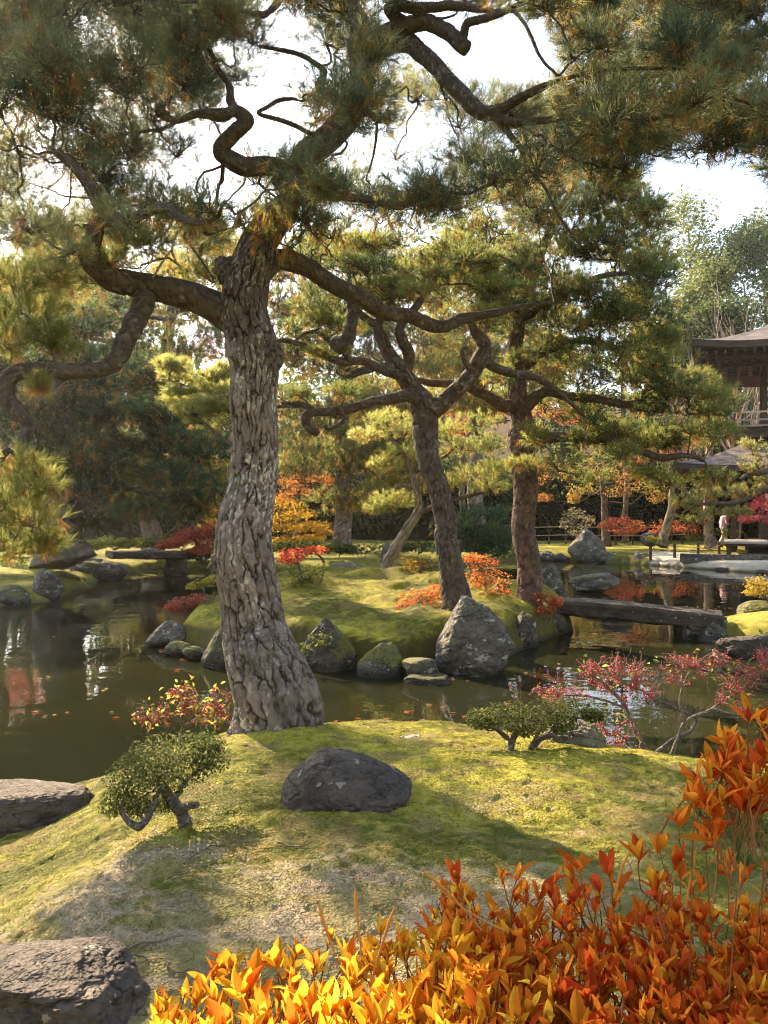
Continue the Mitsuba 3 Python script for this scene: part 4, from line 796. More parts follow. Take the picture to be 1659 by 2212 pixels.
for i, (u, v, d, ru, rv, lab, pl) in enumerate([(90, 1180, 23.5, 70, 16, 'dark shrub on the left bank at the foot of the broad grey trunk', GRS[:2]), (240, 1172, 26, 50, 14, 'dark shrub behind the left end of the far stone bridge', GRS[:2]), (340, 1170, 26.5, 60, 14, 'dull green shrub behind the middle of the far stone bridge', GRS), (420, 1196, 25.2, 36, 12, 'dark shrub at the water under the low red maple', GRS[:2]),
        (470, 1180, 27, 46, 16, 'dark shrub just left of the big trunk on the far shore', GRS[:2]), (640, 1178, 27.5, 60, 14, 'dull green shrub below the golden maple', GRS), (900, 1178, 28, 46, 14, 'dark shrub beyond the island left of the forked pine', GRS[:2]), (730, 1182, 26.2, 40, 12, 'dark mounded shrub beyond the pale stone edge of the island', GRS[:2])]):
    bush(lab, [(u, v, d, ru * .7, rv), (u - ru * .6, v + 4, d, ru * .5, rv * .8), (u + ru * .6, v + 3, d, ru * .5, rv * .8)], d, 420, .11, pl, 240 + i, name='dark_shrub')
# berry shrubs ------------------------------------------------------
OCT = trimesh.creation.icosphere(1)
def berries(tree, cen, r, rg_):
    v = (cen[:, None] + OCT.vertices[None] * (r * rg_.uniform(.7, 1.25, len(cen)))[:, None, None]).reshape(-1, 3)
    f = (OCT.faces[None] + (np.arange(len(cen)) * len(OCT.vertices))[:, None, None]).reshape(-1, 3)
    part(tree, 'berries', (v, f), 'berry_mat', smooth=True, kind='stuff')
def berry_shrub(label, stems, pads, d, nb, leafn, leafL, pal, seed, br=.0065):
    r_ = np.random.default_rng(seed)
    k = thing('berry_shrub', label, 'shrub')
    nodes = []
    for i, s in enumerate(stems):
        s = [(a_, b_, c_ * .72, d_) for a_, b_, c_, d_ in s]
        limb(k, 'stem', s, seed + i, nodes=nodes, sides=10, cell=.012, depth=.002, base=(.12, .10, .085), pale=(.36, .35, .32), pale_share=.35)
    N = np.vstack(nodes); kd = cKDTree(N)
    TW, B, Lf = [], [], []
    for p in [pad(*q) for q in pads]:
        p = np.array(p)
        for j in range(34):
            c = p[:3] + norm(r_.normal(size=3)) * r_.random() ** .4 * p[3:6]
            _, i = kd.query(c)
            Pp = crooked(N[i], c, 7, r_, .05)
            TW.append((Pp, np.linspace(.004, .0014, len(Pp))))
            m = max(int(nb / 30), 2)
            t = r_.uniform(.35, 1, m)
            q = np.stack([np.interp(t * (len(Pp) - 1), np.arange(len(Pp)), Pp[:, a]) for a in range(3)], 1)
            B.append(q + r_.normal(size=q.shape) * .016)
            for _ in range(r_.poisson(leafn)):
                Lf.append(c + r_.normal(size=3) * .03)
    m = thin_tubes(TW, 4)
    part(k, 'twigs', m, 'twig_mat', smooth=True, color=np.array((.24, .17, .13)) * r_.uniform(.6, 1.3, (len(m[0]), 1)), kind='stuff')
    berries(k, np.vstack(B), br, r_)
    if Lf:
        Lf = np.array(Lf)
        m = leaves_mesh(Lf, norm(r_.normal(size=Lf.shape) + [0, 0, .8]), leafL, .5, np.array(pal)[r_.integers(0, len(pal), len(Lf))], r_)
        part(k, 'leaves', m[:2], 'leaf_mat', color=m[2])
    return k
berry_shrub('sunlit shrub with yellow leaves and red berries left of the base of the big trunk', [[(392, 1610, 12, 6.1), (398, 1570, 10, 6.1), (430, 1550, 8, 6.1), (480, 1530, 6, 6.1), (500, 1500, 4, 6.1)], [(398, 1570, 9, 6.1), (370, 1545, 7, 6.0), (330, 1535, 5, 6.0), (290, 1550, 3, 6.0)], [(410, 1560, 7, 6.1), (400, 1520, 5, 6.1), (385, 1490, 3, 6.1)]],
            [(320, 1545, 6.0, 40, 24), (370, 1530, 6.0, 46, 30), (420, 1520, 6.1, 46, 30), (465, 1510, 6.1, 40, 34), (395, 1495, 6.1, 36, 14), (450, 1550, 6.0, 50, 24)], 6.0, 60, 1.1, .048, [(.40, .33, .06), (.48, .36, .09), (.45, .20, .07), (.30, .31, .06)], 230)
berry_shrub('bare grey branched shrub thick with red berries over the water on the right', [[(1420, 1668, 22, 5.6), (1405, 1640, 16, 5.6), (1380, 1590, 14, 5.6), (1352, 1530, 12, 5.6), (1320, 1490, 10, 5.6), (1280, 1460, 6, 5.6)], [(1405, 1640, 12, 5.6), (1450, 1600, 10, 5.6), (1490, 1580, 10, 5.6), (1500, 1548, 9, 5.6), (1440, 1520, 7, 5.6), (1380, 1490, 6, 5.6), (1330, 1470, 4, 5.6)],
            [(1405, 1632, 12, 5.6), (1440, 1640, 14, 5.55), (1455, 1618, 12, 5.5), (1480, 1560, 9, 5.5), (1540, 1530, 8, 5.5), (1600, 1490, 6, 5.5), (1660, 1440, 5, 5.5)], [(1380, 1590, 8, 5.6), (1330, 1590, 6, 5.6), (1300, 1570, 4, 5.6)], [(1350, 1530, 8, 5.6), (1270, 1505, 6, 5.6), (1190, 1500, 4, 5.6), (1150, 1490, 3, 5.6)], [(1540, 1530, 8, 5.5), (1600, 1545, 6, 5.4), (1680, 1530, 5, 5.4)], [(1490, 1575, 8, 5.5), (1470, 1500, 7, 5.5), (1500, 1440, 5, 5.5), (1540, 1410, 4, 5.5)]],
            [(1290, 1440, 5.6, 60, 30), (1350, 1430, 5.6, 60, 34), (1300, 1480, 5.6, 60, 26), (1400, 1440, 5.6, 60, 36), (1480, 1440, 5.5, 60, 40), (1560, 1440, 5.5, 60, 40), (1620, 1450, 5.5, 60, 40), (1660, 1420, 5.5, 40, 40), (1330, 1590, 5.5, 60, 40), (1190, 1495, 5.6, 50, 10), (1380, 1500, 5.6, 50, 30), (1600, 1510, 5.4, 60, 30), (1340, 1630, 5.4, 50, 24)],
            5.6, 130, .16, .05, [(.16, .24, .04), (.26, .33, .06)], 231, br=.0062)

# ================================================================== maples and other trees on the far shores
def leafy_tree(label, trunk, pads, per, L, pal, seed, name='maple_tree', cat='maple tree', limbs=(), up=.7, group=None, base=(.12, .09, .075), wid=.55, twigs=4, mat='leaf_mat'):
    r_ = np.random.default_rng(seed)
    k = thing(name, label, cat, group)
    nodes = []
    P, R = uvpath(trunk)
    m = trunk_mesh(P, R, 20, max(.08, R[0] * .3), .1, R[0] * .08, seed, base=base, pale=(.3, .27, .24), flare=R[0])
    part(k, 'trunk', m[:2], 'bark_mat', smooth=True, color=m[2]); nodes.append(spline(P, R, .3)[0])
    for i, l in enumerate(limbs):
        limb(k, 'limb', l, seed * 5 + i, sides=8, cell=.1, nodes=nodes, base=base)
    leaf_cloud(k, np.array([pad(*q) for q in pads]), per, L, r_, pal, up=up, nodes=nodes, twigs=twigs, twig_r=.012, wid=wid, mat=mat)
    return k
leafy_tree('low red maple spreading over the shaded far shore left of the big trunk', [(440, 1215, 14, 25), (430, 1185, 12, 25), (420, 1150, 8, 25), (430, 1120, 5, 25)], [(420, 1150, 24.8, 46, 14), (380, 1172, 24.6, 44, 12), (450, 1170, 24.6, 40, 20), (430, 1190, 24.4, 40, 10), (460, 1140, 25, 34, 14), (360, 1180, 24.5, 24, 6), (400, 1160, 24.8, 34, 12)], 380, .09, [(.34, .06, .045), (.42, .10, .06), (.46, .15, .08)], 301)
leafy_tree('broad golden maple behind the big trunk', [(620, 1200, 16, 29), (620, 1170, 14, 29), (610, 1130, 10, 29), (600, 1095, 6, 29)], [(440, 1110, 29, 30, 16), (460, 1090, 29, 34, 14), (450, 1130, 29, 30, 12), (560, 1090, 29, 60, 20), (620, 1090, 29, 40, 14), (650, 1110, 28.8, 46, 14), (680, 1135, 28.6, 40, 12), (640, 1140, 28.6, 46, 12), (700, 1150, 28.5, 26, 8), (600, 1120, 28.7, 50, 18), (560, 1140, 28.6, 50, 14), (620, 1165, 28.5, 50, 10), (670, 1162, 28.5, 40, 8)], 330, .10, [(.34, .19, .025), (.44, .26, .03), (.5, .33, .05)], 302)
leafy_tree('orange brown maple above the golden one in the shade', [(640, 1190, 14, 33), (645, 1100, 11, 33), (650, 1030, 7, 33)], [(630, 1040, 33, 40, 14), (680, 1030, 33, 46, 14), (650, 1060, 33, 50, 14), (610, 1075, 32.8, 30, 14), (720, 1040, 33, 34, 10)], 260, .12, [(.34, .13, .04), (.4, .17, .05)], 303)
leafy_tree('scarlet maple seen between the forks of the two island pines', [(1000, 1190, 16, 38), (1000, 1040, 12, 38), (1000, 920, 8, 38)], [(980, 880, 38, 46, 22), (1020, 900, 38, 50, 22), (1060, 890, 38, 46, 20), (1000, 925, 38, 50, 16), (1040, 860, 38, 40, 16), (1180, 880, 38, 60, 24), (1230, 900, 38, 40, 20)], 340, .15, [(.45, .07, .05), (.55, .12, .07), (.5, .2, .09)], 304)
leafy_tree('faint crimson maple behind the left pines', [(60, 1180, 16, 36), (60, 1000, 12, 36), (70, 860, 8, 36)], [(20, 880, 36, 50, 24), (80, 900, 36, 50, 24), (130, 870, 36, 40, 20), (170, 900, 36, 40, 20), (40, 930, 36, 46, 16), (440, 740, 37, 40, 24), (460, 770, 37, 34, 16)], 240, .15, [(.34, .06, .07), (.42, .10, .09)], 305)
leafy_tree('orange maple hanging its leaves over the dark hedge on the far shore', [(1310, 1180, 18, 36), (1308, 1110, 15, 36), (1300, 1040, 10, 36), (1290, 990, 6, 36)], [(1180, 1010, 35, 46, 20), (1240, 1020, 35, 50, 22), (1300, 1020, 35, 54, 24), (1360, 1030, 35, 50, 22), (1260, 1055, 34.6, 40, 14), (1400, 1050, 35, 40, 18), (1240, 1075, 34.5, 16, 14), (1340, 1060, 34.7, 40, 16), (1170, 1075, 35, 26, 10), (1420, 1075, 34.8, 26, 14), (1160, 1035, 35, 40, 14)], 260, .11, [(.48, .17, .05), (.5, .23, .07), (.42, .3, .08), (.36, .34, .08)], 306)
leafy_tree('bright red maple beside the lower roof of the pavilion', [(1490, 1180, 16, 42), (1492, 1060, 12, 42), (1490, 960, 8, 42)], [(1440, 960, 42, 34, 16), (1475, 955, 42, 36, 18), (1510, 950, 42, 30, 16), (1460, 985, 42, 34, 14), (1420, 990, 42, 30, 14), (1370, 990, 42, 36, 16), (1400, 970, 42, 34, 14)], 260, .15, [(.55, .05, .05), (.6, .10, .07), (.55, .18, .1)], 307)
leafy_tree('crimson maple branch reaching in front of the pavilion at the right edge', [(1760, 1230, 26, 23), (1740, 1160, 20, 23), (1710, 1110, 12, 23), (1690, 1080, 8, 23)], [(1640, 1095, 22.8, 36, 14), (1665, 1080, 22.8, 36, 18), (1625, 1118, 22.7, 30, 7), (1612, 1125, 22.7, 18, 5), (1660, 1120, 22.7, 36, 12), (1700, 1090, 23, 40, 24)], 300, .075, [(.52, .05, .055), (.6, .10, .09), (.6, .2, .17)], 308, limbs=[[(1740, 1160, 10, 23), (1690, 1130, 7, 22.8), (1650, 1120, 5, 22.7), (1610, 1128, 3, 22.7)]], twigs=6)
leafy_tree('leaning mossy trunk tree on the far lawn', [(1428, 1180, 24, 31.5), (1438, 1150, 20, 31.5), (1448, 1110, 17, 31.5), (1452, 1060, 14, 31.5), (1450, 1000, 10, 31.5)], [(1450, 1010, 31.5, 40, 16), (1490, 1030, 31.5, 40, 14), (1420, 1030, 31.5, 40, 14)], 200, .12, GRS + YG[:1], 309, name='leaning_tree', cat='tree', base=(.2, .15, .08))
leafy_tree('pale sunlit cedar trunk beside the person', [(1534, 1184, 24, 33), (1533, 1150, 20, 33), (1533, 1080, 19, 33), (1534, 980, 15, 33), (1535, 905, 8, 33)], [(1530, 900, 33, 50, 20), (1540, 840, 33, 40, 24), (1520, 960, 33, 40, 14)], 200, .14, GRS[:2], 310, name='cedar_tree', cat='cedar tree', base=(.5, .38, .27))
leafy_tree('dim red brown trunk in front of the dark hedge', [(1352, 1170, 14, 38), (1352, 1110, 12, 38), (1352, 1000, 10, 38)], [(1350, 960, 38, 60, 20), (1300, 950, 38, 50, 20)], 240, .15, GRS, 311, name='slim_tree', cat='tree', base=(.2, .12, .08))

# dark evergreen hedge behind the far lawn ---------------------------------
rh = np.random.default_rng(77)
hk = thing('hedge', 'tall dark evergreen hedge closing the far lawn', 'hedge')
hp = []
for x in np.arange(-26, 22, 1.5):
    y0 = 42 - .06 * x
    for z in (.9, 1.9, 2.9, 3.7):
        hp.append((x + rh.uniform(-.4, .4), y0 + rh.uniform(-.4, .4), .3 + z + rh.uniform(-.2, .2) + .8 * meshkit.noise(np.array([x * .3, z, 1.0])), 1.1, .8, .75))
leaf_cloud(hk, np.array(hp), 150, .24, rh, [(.03, .045, .018), (.05, .07, .024), (.08, .105, .035)], up=.3, mat='leaf_mat', name='foliage')
xs = np.arange(-28, 24.1, .5)
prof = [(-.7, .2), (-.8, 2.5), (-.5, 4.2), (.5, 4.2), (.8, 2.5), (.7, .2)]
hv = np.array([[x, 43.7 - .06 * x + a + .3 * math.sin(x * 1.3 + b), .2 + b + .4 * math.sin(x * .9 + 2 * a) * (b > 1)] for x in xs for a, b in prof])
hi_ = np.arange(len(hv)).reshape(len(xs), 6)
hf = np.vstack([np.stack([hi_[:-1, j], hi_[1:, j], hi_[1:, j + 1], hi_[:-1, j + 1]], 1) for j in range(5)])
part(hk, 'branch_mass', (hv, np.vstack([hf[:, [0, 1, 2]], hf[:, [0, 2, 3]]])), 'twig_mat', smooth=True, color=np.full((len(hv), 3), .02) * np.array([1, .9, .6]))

# woods on the slope ---------------------------------------------------
WOOD = [[(.05, .075, .025), (.09, .12, .04), (.13, .16, .05)], [(.09, .12, .035), (.15, .18, .05), (.2, .22, .07)], [(.04, .06, .025), (.06, .085, .03), (.09, .11, .035)]]
def wood_tree(x, y, h, r, label, seed, pal, group=None, per=360, L=.29):
    r_ = np.random.default_rng(seed)
    z0 = gz(x, y)
    pads_ = []
    for i in range(15):
        a = r_.uniform(0, 2 * math.pi); t = r_.uniform(.25, 1)
        q = r * (1 - abs(t - .5) * .9) * r_.uniform(.2, .9)
        pads_.append((x + math.cos(a) * q, y + math.sin(a) * q, z0 + h * t, r * .42, r * .42, h * .09))
    k = thing('woodland_tree', label, 'tree', group)
    P = np.array([[x, y, z0 - .3], [x + .2, y, z0 + h * .4], [x - .1, y, z0 + h * .9]])
    m = trunk_mesh(P, np.array([.25, .18, .06]), 10, .6, .2, .02, seed, flare=.3)
    part(k, 'trunk', m[:2], 'bark_mat', smooth=True, color=m[2])
    leaf_cloud(k, np.array(pads_), per, L, r_, pal, up=.5, nodes=[spline(P, np.array([.25, .18, .06]), .5)[0]], twigs=2, twig_r=.03)
def at(u, d): return (u - 829.5) / FPX * d
for i, (u, d, vt, r, lab, pl) in enumerate([
        (1490, 62, 440, 4.2, 'tall feathery pale green tree on the wooded slope left of the pavilion', 1), (1575, 60, 500, 4.4, 'round leafy tree on the wooded slope above the pavilion roof', 0), (1650, 62, 470, 4.8, 'dark broad tree at the right edge of the wooded slope', 2), (1530, 56, 560, 3.8, 'light green tree in front of the wooded slope above the bare tree', 1),
        (1610, 54, 560, 4.0, 'dark leafy tree behind the upper roof of the pavilion', 2), (1440, 58, 560, 4.0, 'dark green tree on the slope just right of the straight pine crown', 0), (1715, 56, 480, 4.5, 'leafy tree beyond the right edge behind the pavilion', 0), (1470, 50, 650, 3.4, 'dark tree behind the bare tree', 2), (1560, 49, 660, 3.4, 'dark tree low behind the upper roof corner', 2)]):
    x_ = at(u, d)
    wood_tree(x_, d, EYE + (1106 - vt) / FPX * d - gz(x_, d), r, lab, 400 + i, WOOD[pl])
r_ = np.random.default_rng(55)
for i in range(16):
    x = -30 + i * 3.3 + r_.uniform(-1, 1); y = 50 + r_.uniform(-3, 8)
    wood_tree(x, y, r_.uniform(9, 14), r_.uniform(3.2, 4.4), 'woodland tree half hidden behind the garden pines', 430 + i, WOOD[i % 3], group='woodland trees behind the garden pines', per=130, L=.42)

# bamboo, bare tree ----------------------------------------------------
bk = thing('bamboo_grove', 'grove of tall bamboo behind the pavilion', kind='stuff')
r_ = np.random.default_rng(66); TB = []
for i in range(170):
    x = at(r_.uniform(1440, 1760), 46); y = 46 + r_.uniform(-1.5, 2.5); h = r_.uniform(8, 12); z0 = gz(x, y)
    q = np.array([[x, y, z0 - .2], [x + r_.normal() * .15, y, z0 + h * .5], [x + r_.normal() * .6, y, z0 + h]])
    TB.append((spline(q, np.array([.05, .045, .02]), 1.0)[0], np.linspace(.05, .02, len(spline(q, np.array([.05, .045, .02]), 1.0)[0]))))
m = thin_tubes(TB, 6)
part(bk, '', m, 'twig_mat', smooth=True, color=np.array((.14, .17, .08)) * r_.uniform(.5, 1.3, (len(m[0]), 1)))
def grow(p, d_, L, r, lv, rg_, out, up=.15, kids=3, spread=.5, tips=None):
    k = 5
    P = [p]
    for i in range(k - 1):
        d_ = norm(d_ + rg_.normal(size=3) * .14 + np.array([0, 0, up * .3]))
        P.append(P[-1] + d_ * L / (k - 1))
    P = np.array(P); out.append((P, np.linspace(r, r * .55, k)))
    if tips is not None: tips.append(P[-1])
    if lv == 0: return
    for j in range(kids):
        i = k - 1 if j == 0 else rg_.integers(1, k)
        grow(P[i], norm(d_ + norm(rg_.normal(size=3)) * spread + np.array([0, 0, up])), L * rg_.uniform(.6, .85), r * .55, lv - 1, rg_, out, up, kids, spread, tips)
bt = thing('bare_tree', 'bare pale branched tree behind the pavilion roof corner', 'tree')
out = []
for i, (u, tilt) in enumerate(((1545, -.25), (1560, .1), (1580, .35), (1535, -.5), (1595, .5))):
    grow(np.array([at(u, 40), 40.0, .4]), norm(np.array([tilt, .1, 1.2])), 4.2, .09, 4, r_, out, up=.22, kids=3, spread=.55)
for nm, sel in (('trunk', [o for o in out if o[1][0] > .04]), ('branches', [o for o in out if o[1][0] <= .04])):
    m = thin_tubes(sel, 6 if nm == 'trunk' else 3)
    part(bt, nm, m, 'twig_mat', smooth=True, color=np.array((.42, .31, .25)) * r_.uniform(.7, 1.2, (len(m[0]), 1)), kind='stuff' if nm == 'branches' else None)

# ================================================================== the pavilion
PO, EX, EY = np.array([11.95, 30.0]), np.array([.906, -.4233]), np.array([.4233, .906])
def LP(a):
    a = np.asarray(a, float)
    return np.concatenate([PO + a[..., :1] * EX + a[..., 1:2] * EY, a[..., 2:3]], -1)
def lbox(x0, x1, y0, y1, z0, z1):
    b = trimesh.creation.box((1, 1, 1))
    v = (b.vertices + .5) * np.array([x1 - x0, y1 - y0, z1 - z0]) + np.array([x0, y0, z0])
    return LP(v), b.faces
pv = thing('pavilion', 'two storey old wooden pavilion with shingled hip roofs on the right shore', 'pavilion')
def hip_roof(x0, x1, z0, rise, up, inner=None, th=.26, n=54):
    S = x1 - x0
    g = np.linspace(0, 1, n)
    g = np.concatenate([np.linspace(0, .25, n)[:-1], np.linspace(.25, .75, n)[:-1], np.linspace(.75, 1, n)])
    X, Y = np.meshgrid(g, g)
    e = np.minimum(np.minimum(X, 1 - X), np.minimum(Y, 1 - Y)) * 2
    c = np.minimum(X, 1 - X) * S; d = np.minimum(Y, 1 - Y) * S
    far = np.maximum(c, d)
    lift = up * np.clip(1 - far / 2.6, 0, 1) ** 2 * (1 - e) ** 3
    t = np.clip(e / (inner or 1.0), 0, 1)
    z = z0 + rise * (.55 * t + .45 * t * t) + lift
    p = np.stack([x0 + X * S, x0 + Y * S, z], -1)
    wob = (meshkit.fbm(p * np.array([2, 2, 5.]), 3, 4) - .5) * .07
    top = p.copy(); top[..., 2] += wob * (e > 0.01)
    bot = p.copy(); bot[..., 2] = z0 + lift - th + .25 * np.clip(e / .5, 0, 1)
    N = len(g)
    i = np.arange(N * N).reshape(N, N)
    a, b, c_, d_ = i[:-1, :-1].ravel(), i[:-1, 1:].ravel(), i[1:, 1:].ravel(), i[1:, :-1].ravel()
    ft = np.vstack([np.stack([a, b, c_], 1), np.stack([a, c_, d_], 1)])
    loop = np.concatenate([i[0, :-1], i[:-1, -1], i[-1, :0:-1], i[:0:-1, 0]])
    nx = np.roll(loop, -1)
    side = np.vstack([np.stack([loop, loop + N * N, nx + N * N], 1), np.stack([loop, nx + N * N, nx], 1)])
    return LP(top.reshape(-1, 3)), ft, LP(np.vstack([top.reshape(-1, 3), bot.reshape(-1, 3)])), np.vstack([ft[:, ::-1] + N * N, side])
def roof_part(x0, x1, z0, rise, up, inner=None, th=.26):
    a, f, b, g = hip_roof(x0, x1, z0, rise, up, inner, th)
    r = part(pv, 'roof', (a, f), 'shingle_mat', smooth=True)
    key = free(r + '__eave'); scene[key] = mikit.ply((b, g), 'old_wood_mat', smooth=False)
    return r
ur = roof_part(0, 10.5, 8.5, 2.7, .28)
lr = roof_part(-.6, 11.1, 3.75, 1.75, .2, inner=.62, th=.22)
def sub(parent, name, mesh, mat):
    key = free(parent + '__' + name); scene[key] = mikit.ply(mesh, mat)
for s in np.arange(.5, 9.6, .34):
    sub(ur, 'rafter', lbox(s, s + .1, .12, 2.5, 8.13, 8.235), 'old_wood_mat')
for s in np.arange(.84, 6, .34):
    sub(ur, 'rafter', lbox(.12, 2.5, s, s + .1, 8.127, 8.232), 'old_wood_mat')
part(pv, 'eave_beam', lbox(.9, 9.6, .9, 1.05, 7.96, 8.12), 'old_wood_mat'); part(pv, 'eave_beam', lbox(.9, 1.05, 1.06, 9, 7.955, 8.115), 'old_wood_mat')
part(pv, 'eave_beam', lbox(1.6, 8.9, 1.6, 1.75, 7.78, 7.95), 'old_wood_mat'); part(pv, 'eave_beam', lbox(1.6, 1.75, 1.76, 8.9, 7.775, 7.945), 'old_wood_mat')
for s in np.arange(1.2, 9, .9):
    b = trimesh.creation.box((.14, 1.6, .16)); v = b.vertices.copy(); v[:, 2] += -v[:, 1] * .0
    part(pv, 'bracket', (LP(v + np.array([s, 1.75, 7.72 - .12])), b.faces), 'old_wood_mat')
# upper storey
part(pv, 'upper_wall', lbox(3.6, 8.0, 3.6, 8.0, 4.95, 8.1), 'old_wood_mat')
for a, b in ((2.55, 2.55), (4.6, 2.55), (6.6, 2.55), (8.0, 2.55), (2.55, 5.2), (2.55, 8.0)):
    part(pv, 'post', lbox(a, a + .17, b, b + .17, 4.95, 8.12), 'old_wood_mat')
part(pv, 'balcony_beam', lbox(1.5, 9.4, 1.5, 1.7, 4.95, 5.36), 'old_wood_mat'); part(pv, 'balcony_beam', lbox(1.5, 1.7, 1.702, 9.4, 4.95, 5.358), 'old_wood_mat')
part(pv, 'balcony_floor', lbox(1.35, 9.5, 1.35, 9.5, 5.364, 5.43), 'grey_wood_mat')
for z in (5.62, 5.93):
    part(pv, 'rail', lbox(1.3, 9.5, 1.5, 1.56, z, z + .06), 'pale_wood_mat' if z > 5.8 else 'grey_wood_mat'); part(pv, 'rail', lbox(1.5, 1.56, 1.565, 9.5, z, z + .06), 'pale_wood_mat' if z > 5.8 else 'grey_wood_mat')
for s in np.arange(1.5, 9.5, 1.3):
    part(pv, 'rail_post', lbox(s, s + .07, 1.43, 1.498, 5.43, 5.92), 'old_wood_mat')
    if s > 2: part(pv, 'rail_post', lbox(1.43, 1.498, s, s + .07, 5.43, 5.92), 'old_wood_mat')
# lower storey
for a, b in ((1.4, 1.4), (2.4, 1.4), (4.2, 1.4), (6.2, 1.4), (8.4, 1.4), (1.4, 4.2), (1.4, 7.0)):
    part(pv, 'post', lbox(a, a + .2, b, b + .2, .42, 4.3), 'old_wood_mat')
part(pv, 'lower_wall', lbox(2.5, 8.4, 2.6, 8.4, .7, 4.2), 'old_wood_mat')
part(pv, 'wall_panel', lbox(2.62, 4.2, 1.46, 1.5, .93, 2.0), 'old_wood_mat')
part(pv, 'wall_panel', lbox(2.62, 4.2, 1.46, 1.5, 2.05, 3.4), 'plaster_mat')
part(pv, 'wall_panel', lbox(4.42, 8.4, 1.46, 1.5, .93, 3.4), 'old_wood_mat')
part(pv, 'lintel', lbox(1.4, 8.6, 1.405, 1.595, 3.42, 3.6), 'old_wood_mat')
# the deck in front
dk_ = part(pv, 'deck', lbox(1.25, 9.2, -1.95, 1.35, .78, .86), 'old_wood_mat')
for i, y in enumerate(np.arange(-2.0, 1.3, .28)):
    sub(dk_, 'plank', lbox(1.2 + .01 * (i % 3), 9.25, y, y + .265, .864, .925), 'grey_wood_mat')
for a in (1.3, 3.3, 5.3, 7.3, 9.0):
    part(pv, 'deck_leg', lbox(a, a + .16, -1.85, -1.69, .25, .779), 'old_wood_mat')
part(pv, 'skirting', lbox(2.0, 9.0, -1.2, -1.16, .46, .52), 'grey_wood_mat')
for s in np.arange(2.05, 9.0, .2):
    part(pv, 'slat', lbox(s, s + .09, -1.195, -1.155, .525, .776), 'old_wood_mat')
part(pv, 'base', lbox(2.0, 9.0, -1.1, 8.6, .2, .775), 'old_wood_mat')
def step(label, x0, x1, y0, y1, z1, seed):
    b = trimesh.creation.box((1, 1, 1)).subdivide_to_size(.15)
    v = (b.vertices + .5) * np.array([x1 - x0, y1 - y0, z1 - .2]) + np.array([x0, y0, .2])
    w = LP(v); w += norm(b.vertices) * (meshkit.fbm(w * 3, 3, seed)[:, None] - .5) * .08
    k = thing('stone_slab', label, 'stone'); part(k, '', (w, b.faces), 'rock_grey', smooth=40)
step('long pale kerb of stone slabs in front of the pavilion deck', -.2, 8, -2.75, -2.3, .5, 81)
step('flat shoe stone below the pavilion deck edge', 1.7, 3.0, -1.75, -1.25, .52, 82)

# ------------------------------------------------------------------ fences
def rope_fence(label, posts, seed, rope=True, hgt=.5, r0=.055):
    k = thing('rope_fence', label, 'fence')
    tops = []
    for u, d in posts:
        x = at(u, d); z = gz(x, d)
        c = trimesh.creation.cylinder(r0, hgt + .2, sections=10); v = c.vertices.copy()
        v[:, :2] *= 1 + .1 * (meshkit.noise(c.vertices * 9 + u)[:, None] - .5)
        part(k, 'post', (v + np.array([x, d, z + hgt / 2 - .1]), c.faces), 'old_wood_mat', smooth=40)
        tops.append(np.array([x, d - r0, z + hgt * .72]))
    for a, b in zip(tops, tops[1:]):
        t = np.linspace(0, 1, 12)[:, None]
        P = a + (b - a) * t - np.array([0, 0, 1]) * (4 * .11 * t * (1 - t))
        m = thin_tubes([(P, np.full(12, .014))], 6)
        part(k, 'rope', m, 'rope_mat', smooth=True)
rope_fence('low post and rope fence along the far lawn edge in front of the cedar', [(1405, 29.0), (1457, 28.6), (1508, 28.8), (1553, 29.3)], 1)
rope_fence('post and rope fence behind the pavilion deck', [(1590, 33.0), (1612, 32.4), (1642, 33.0), (1690, 33.4)], 2, hgt=.7)
bf = thing('bamboo_fence', 'thin dark bamboo rail fence in front of the hedge', 'fence')
bp_ = []
for u in range(1150, 1480, 36):
    d = 37.5; x = at(u, d); z = gz(x, d)
    c = trimesh.creation.cylinder(.05, 1.1, sections=8); part(bf, 'post', (c.vertices + np.array([x, d, z + .5]), c.faces), 'old_wood_mat', smooth=40)
    bp_.append(np.array([x, d - .07, z + .85]))
for a, b in zip(bp_, bp_[1:]):
    for dz in (0, -.4):
        part(bf, 'rail', thin_tubes([(np.array([a, (a + b) / 2, b]) + [0, 0, dz], np.full(3, .022))], 6), 'rope_mat', smooth=True)

# ------------------------------------------------------------------ the person walking beside the pavilion
import manifold3d as m3
def body_mesh(bones, length=.035, it=8):
    parts_ = []
    for (a, ra), (b, rb) in bones:
        pts = np.vstack([OCT2 * ra + a, OCT2 * rb + b])
        parts_.append(m3.Manifold.hull_points(pts))
    m = m3.Manifold.batch_boolean(parts_, m3.OpType.Add).refine_to_length(length).to_mesh()
    t = trimesh.Trimesh(m.vert_properties[:, :3], m.tri_verts, process=True)
    trimesh.smoothing.filter_taubin(t, iterations=it)
    return t.vertices, t.faces
OCT2 = trimesh.creation.icosphere(2).vertices
dP = 34.8; xP = at(1563, dP); zP = gz(xP, dP)
pk = thing('person', 'person in a pink shirt and pale trousers walking right behind the pavilion post', 'person')
J = {k: np.array(v, float) for k, v in dict(hip=(0, 0, .93), chest=(.03, 0, 1.27), neck=(.05, 0, 1.43), head=(.08, 0, 1.55), hl=(0, .09, .9), hr=(0, -.09, .9), kl=(.14, .09, .50), al=(.20, .09, .09), kr=(-.05, -.09, .49), ar=(-.24, -.09, .13),
     sl=(.03, .18, 1.36), sr=(.03, -.18, 1.36), el=(-.06, .22, 1.10), wl=(.05, .22, .88), er=(.05, -.23, 1.10), wr=(.26, -.2, 1.0)).items()}
B_ = lambda *q: [((J[a], ra), (J[b], rb)) for a, ra, b, rb in q]
place = lambda m: (m[0] + np.array([xP, dP, zP]), m[1])
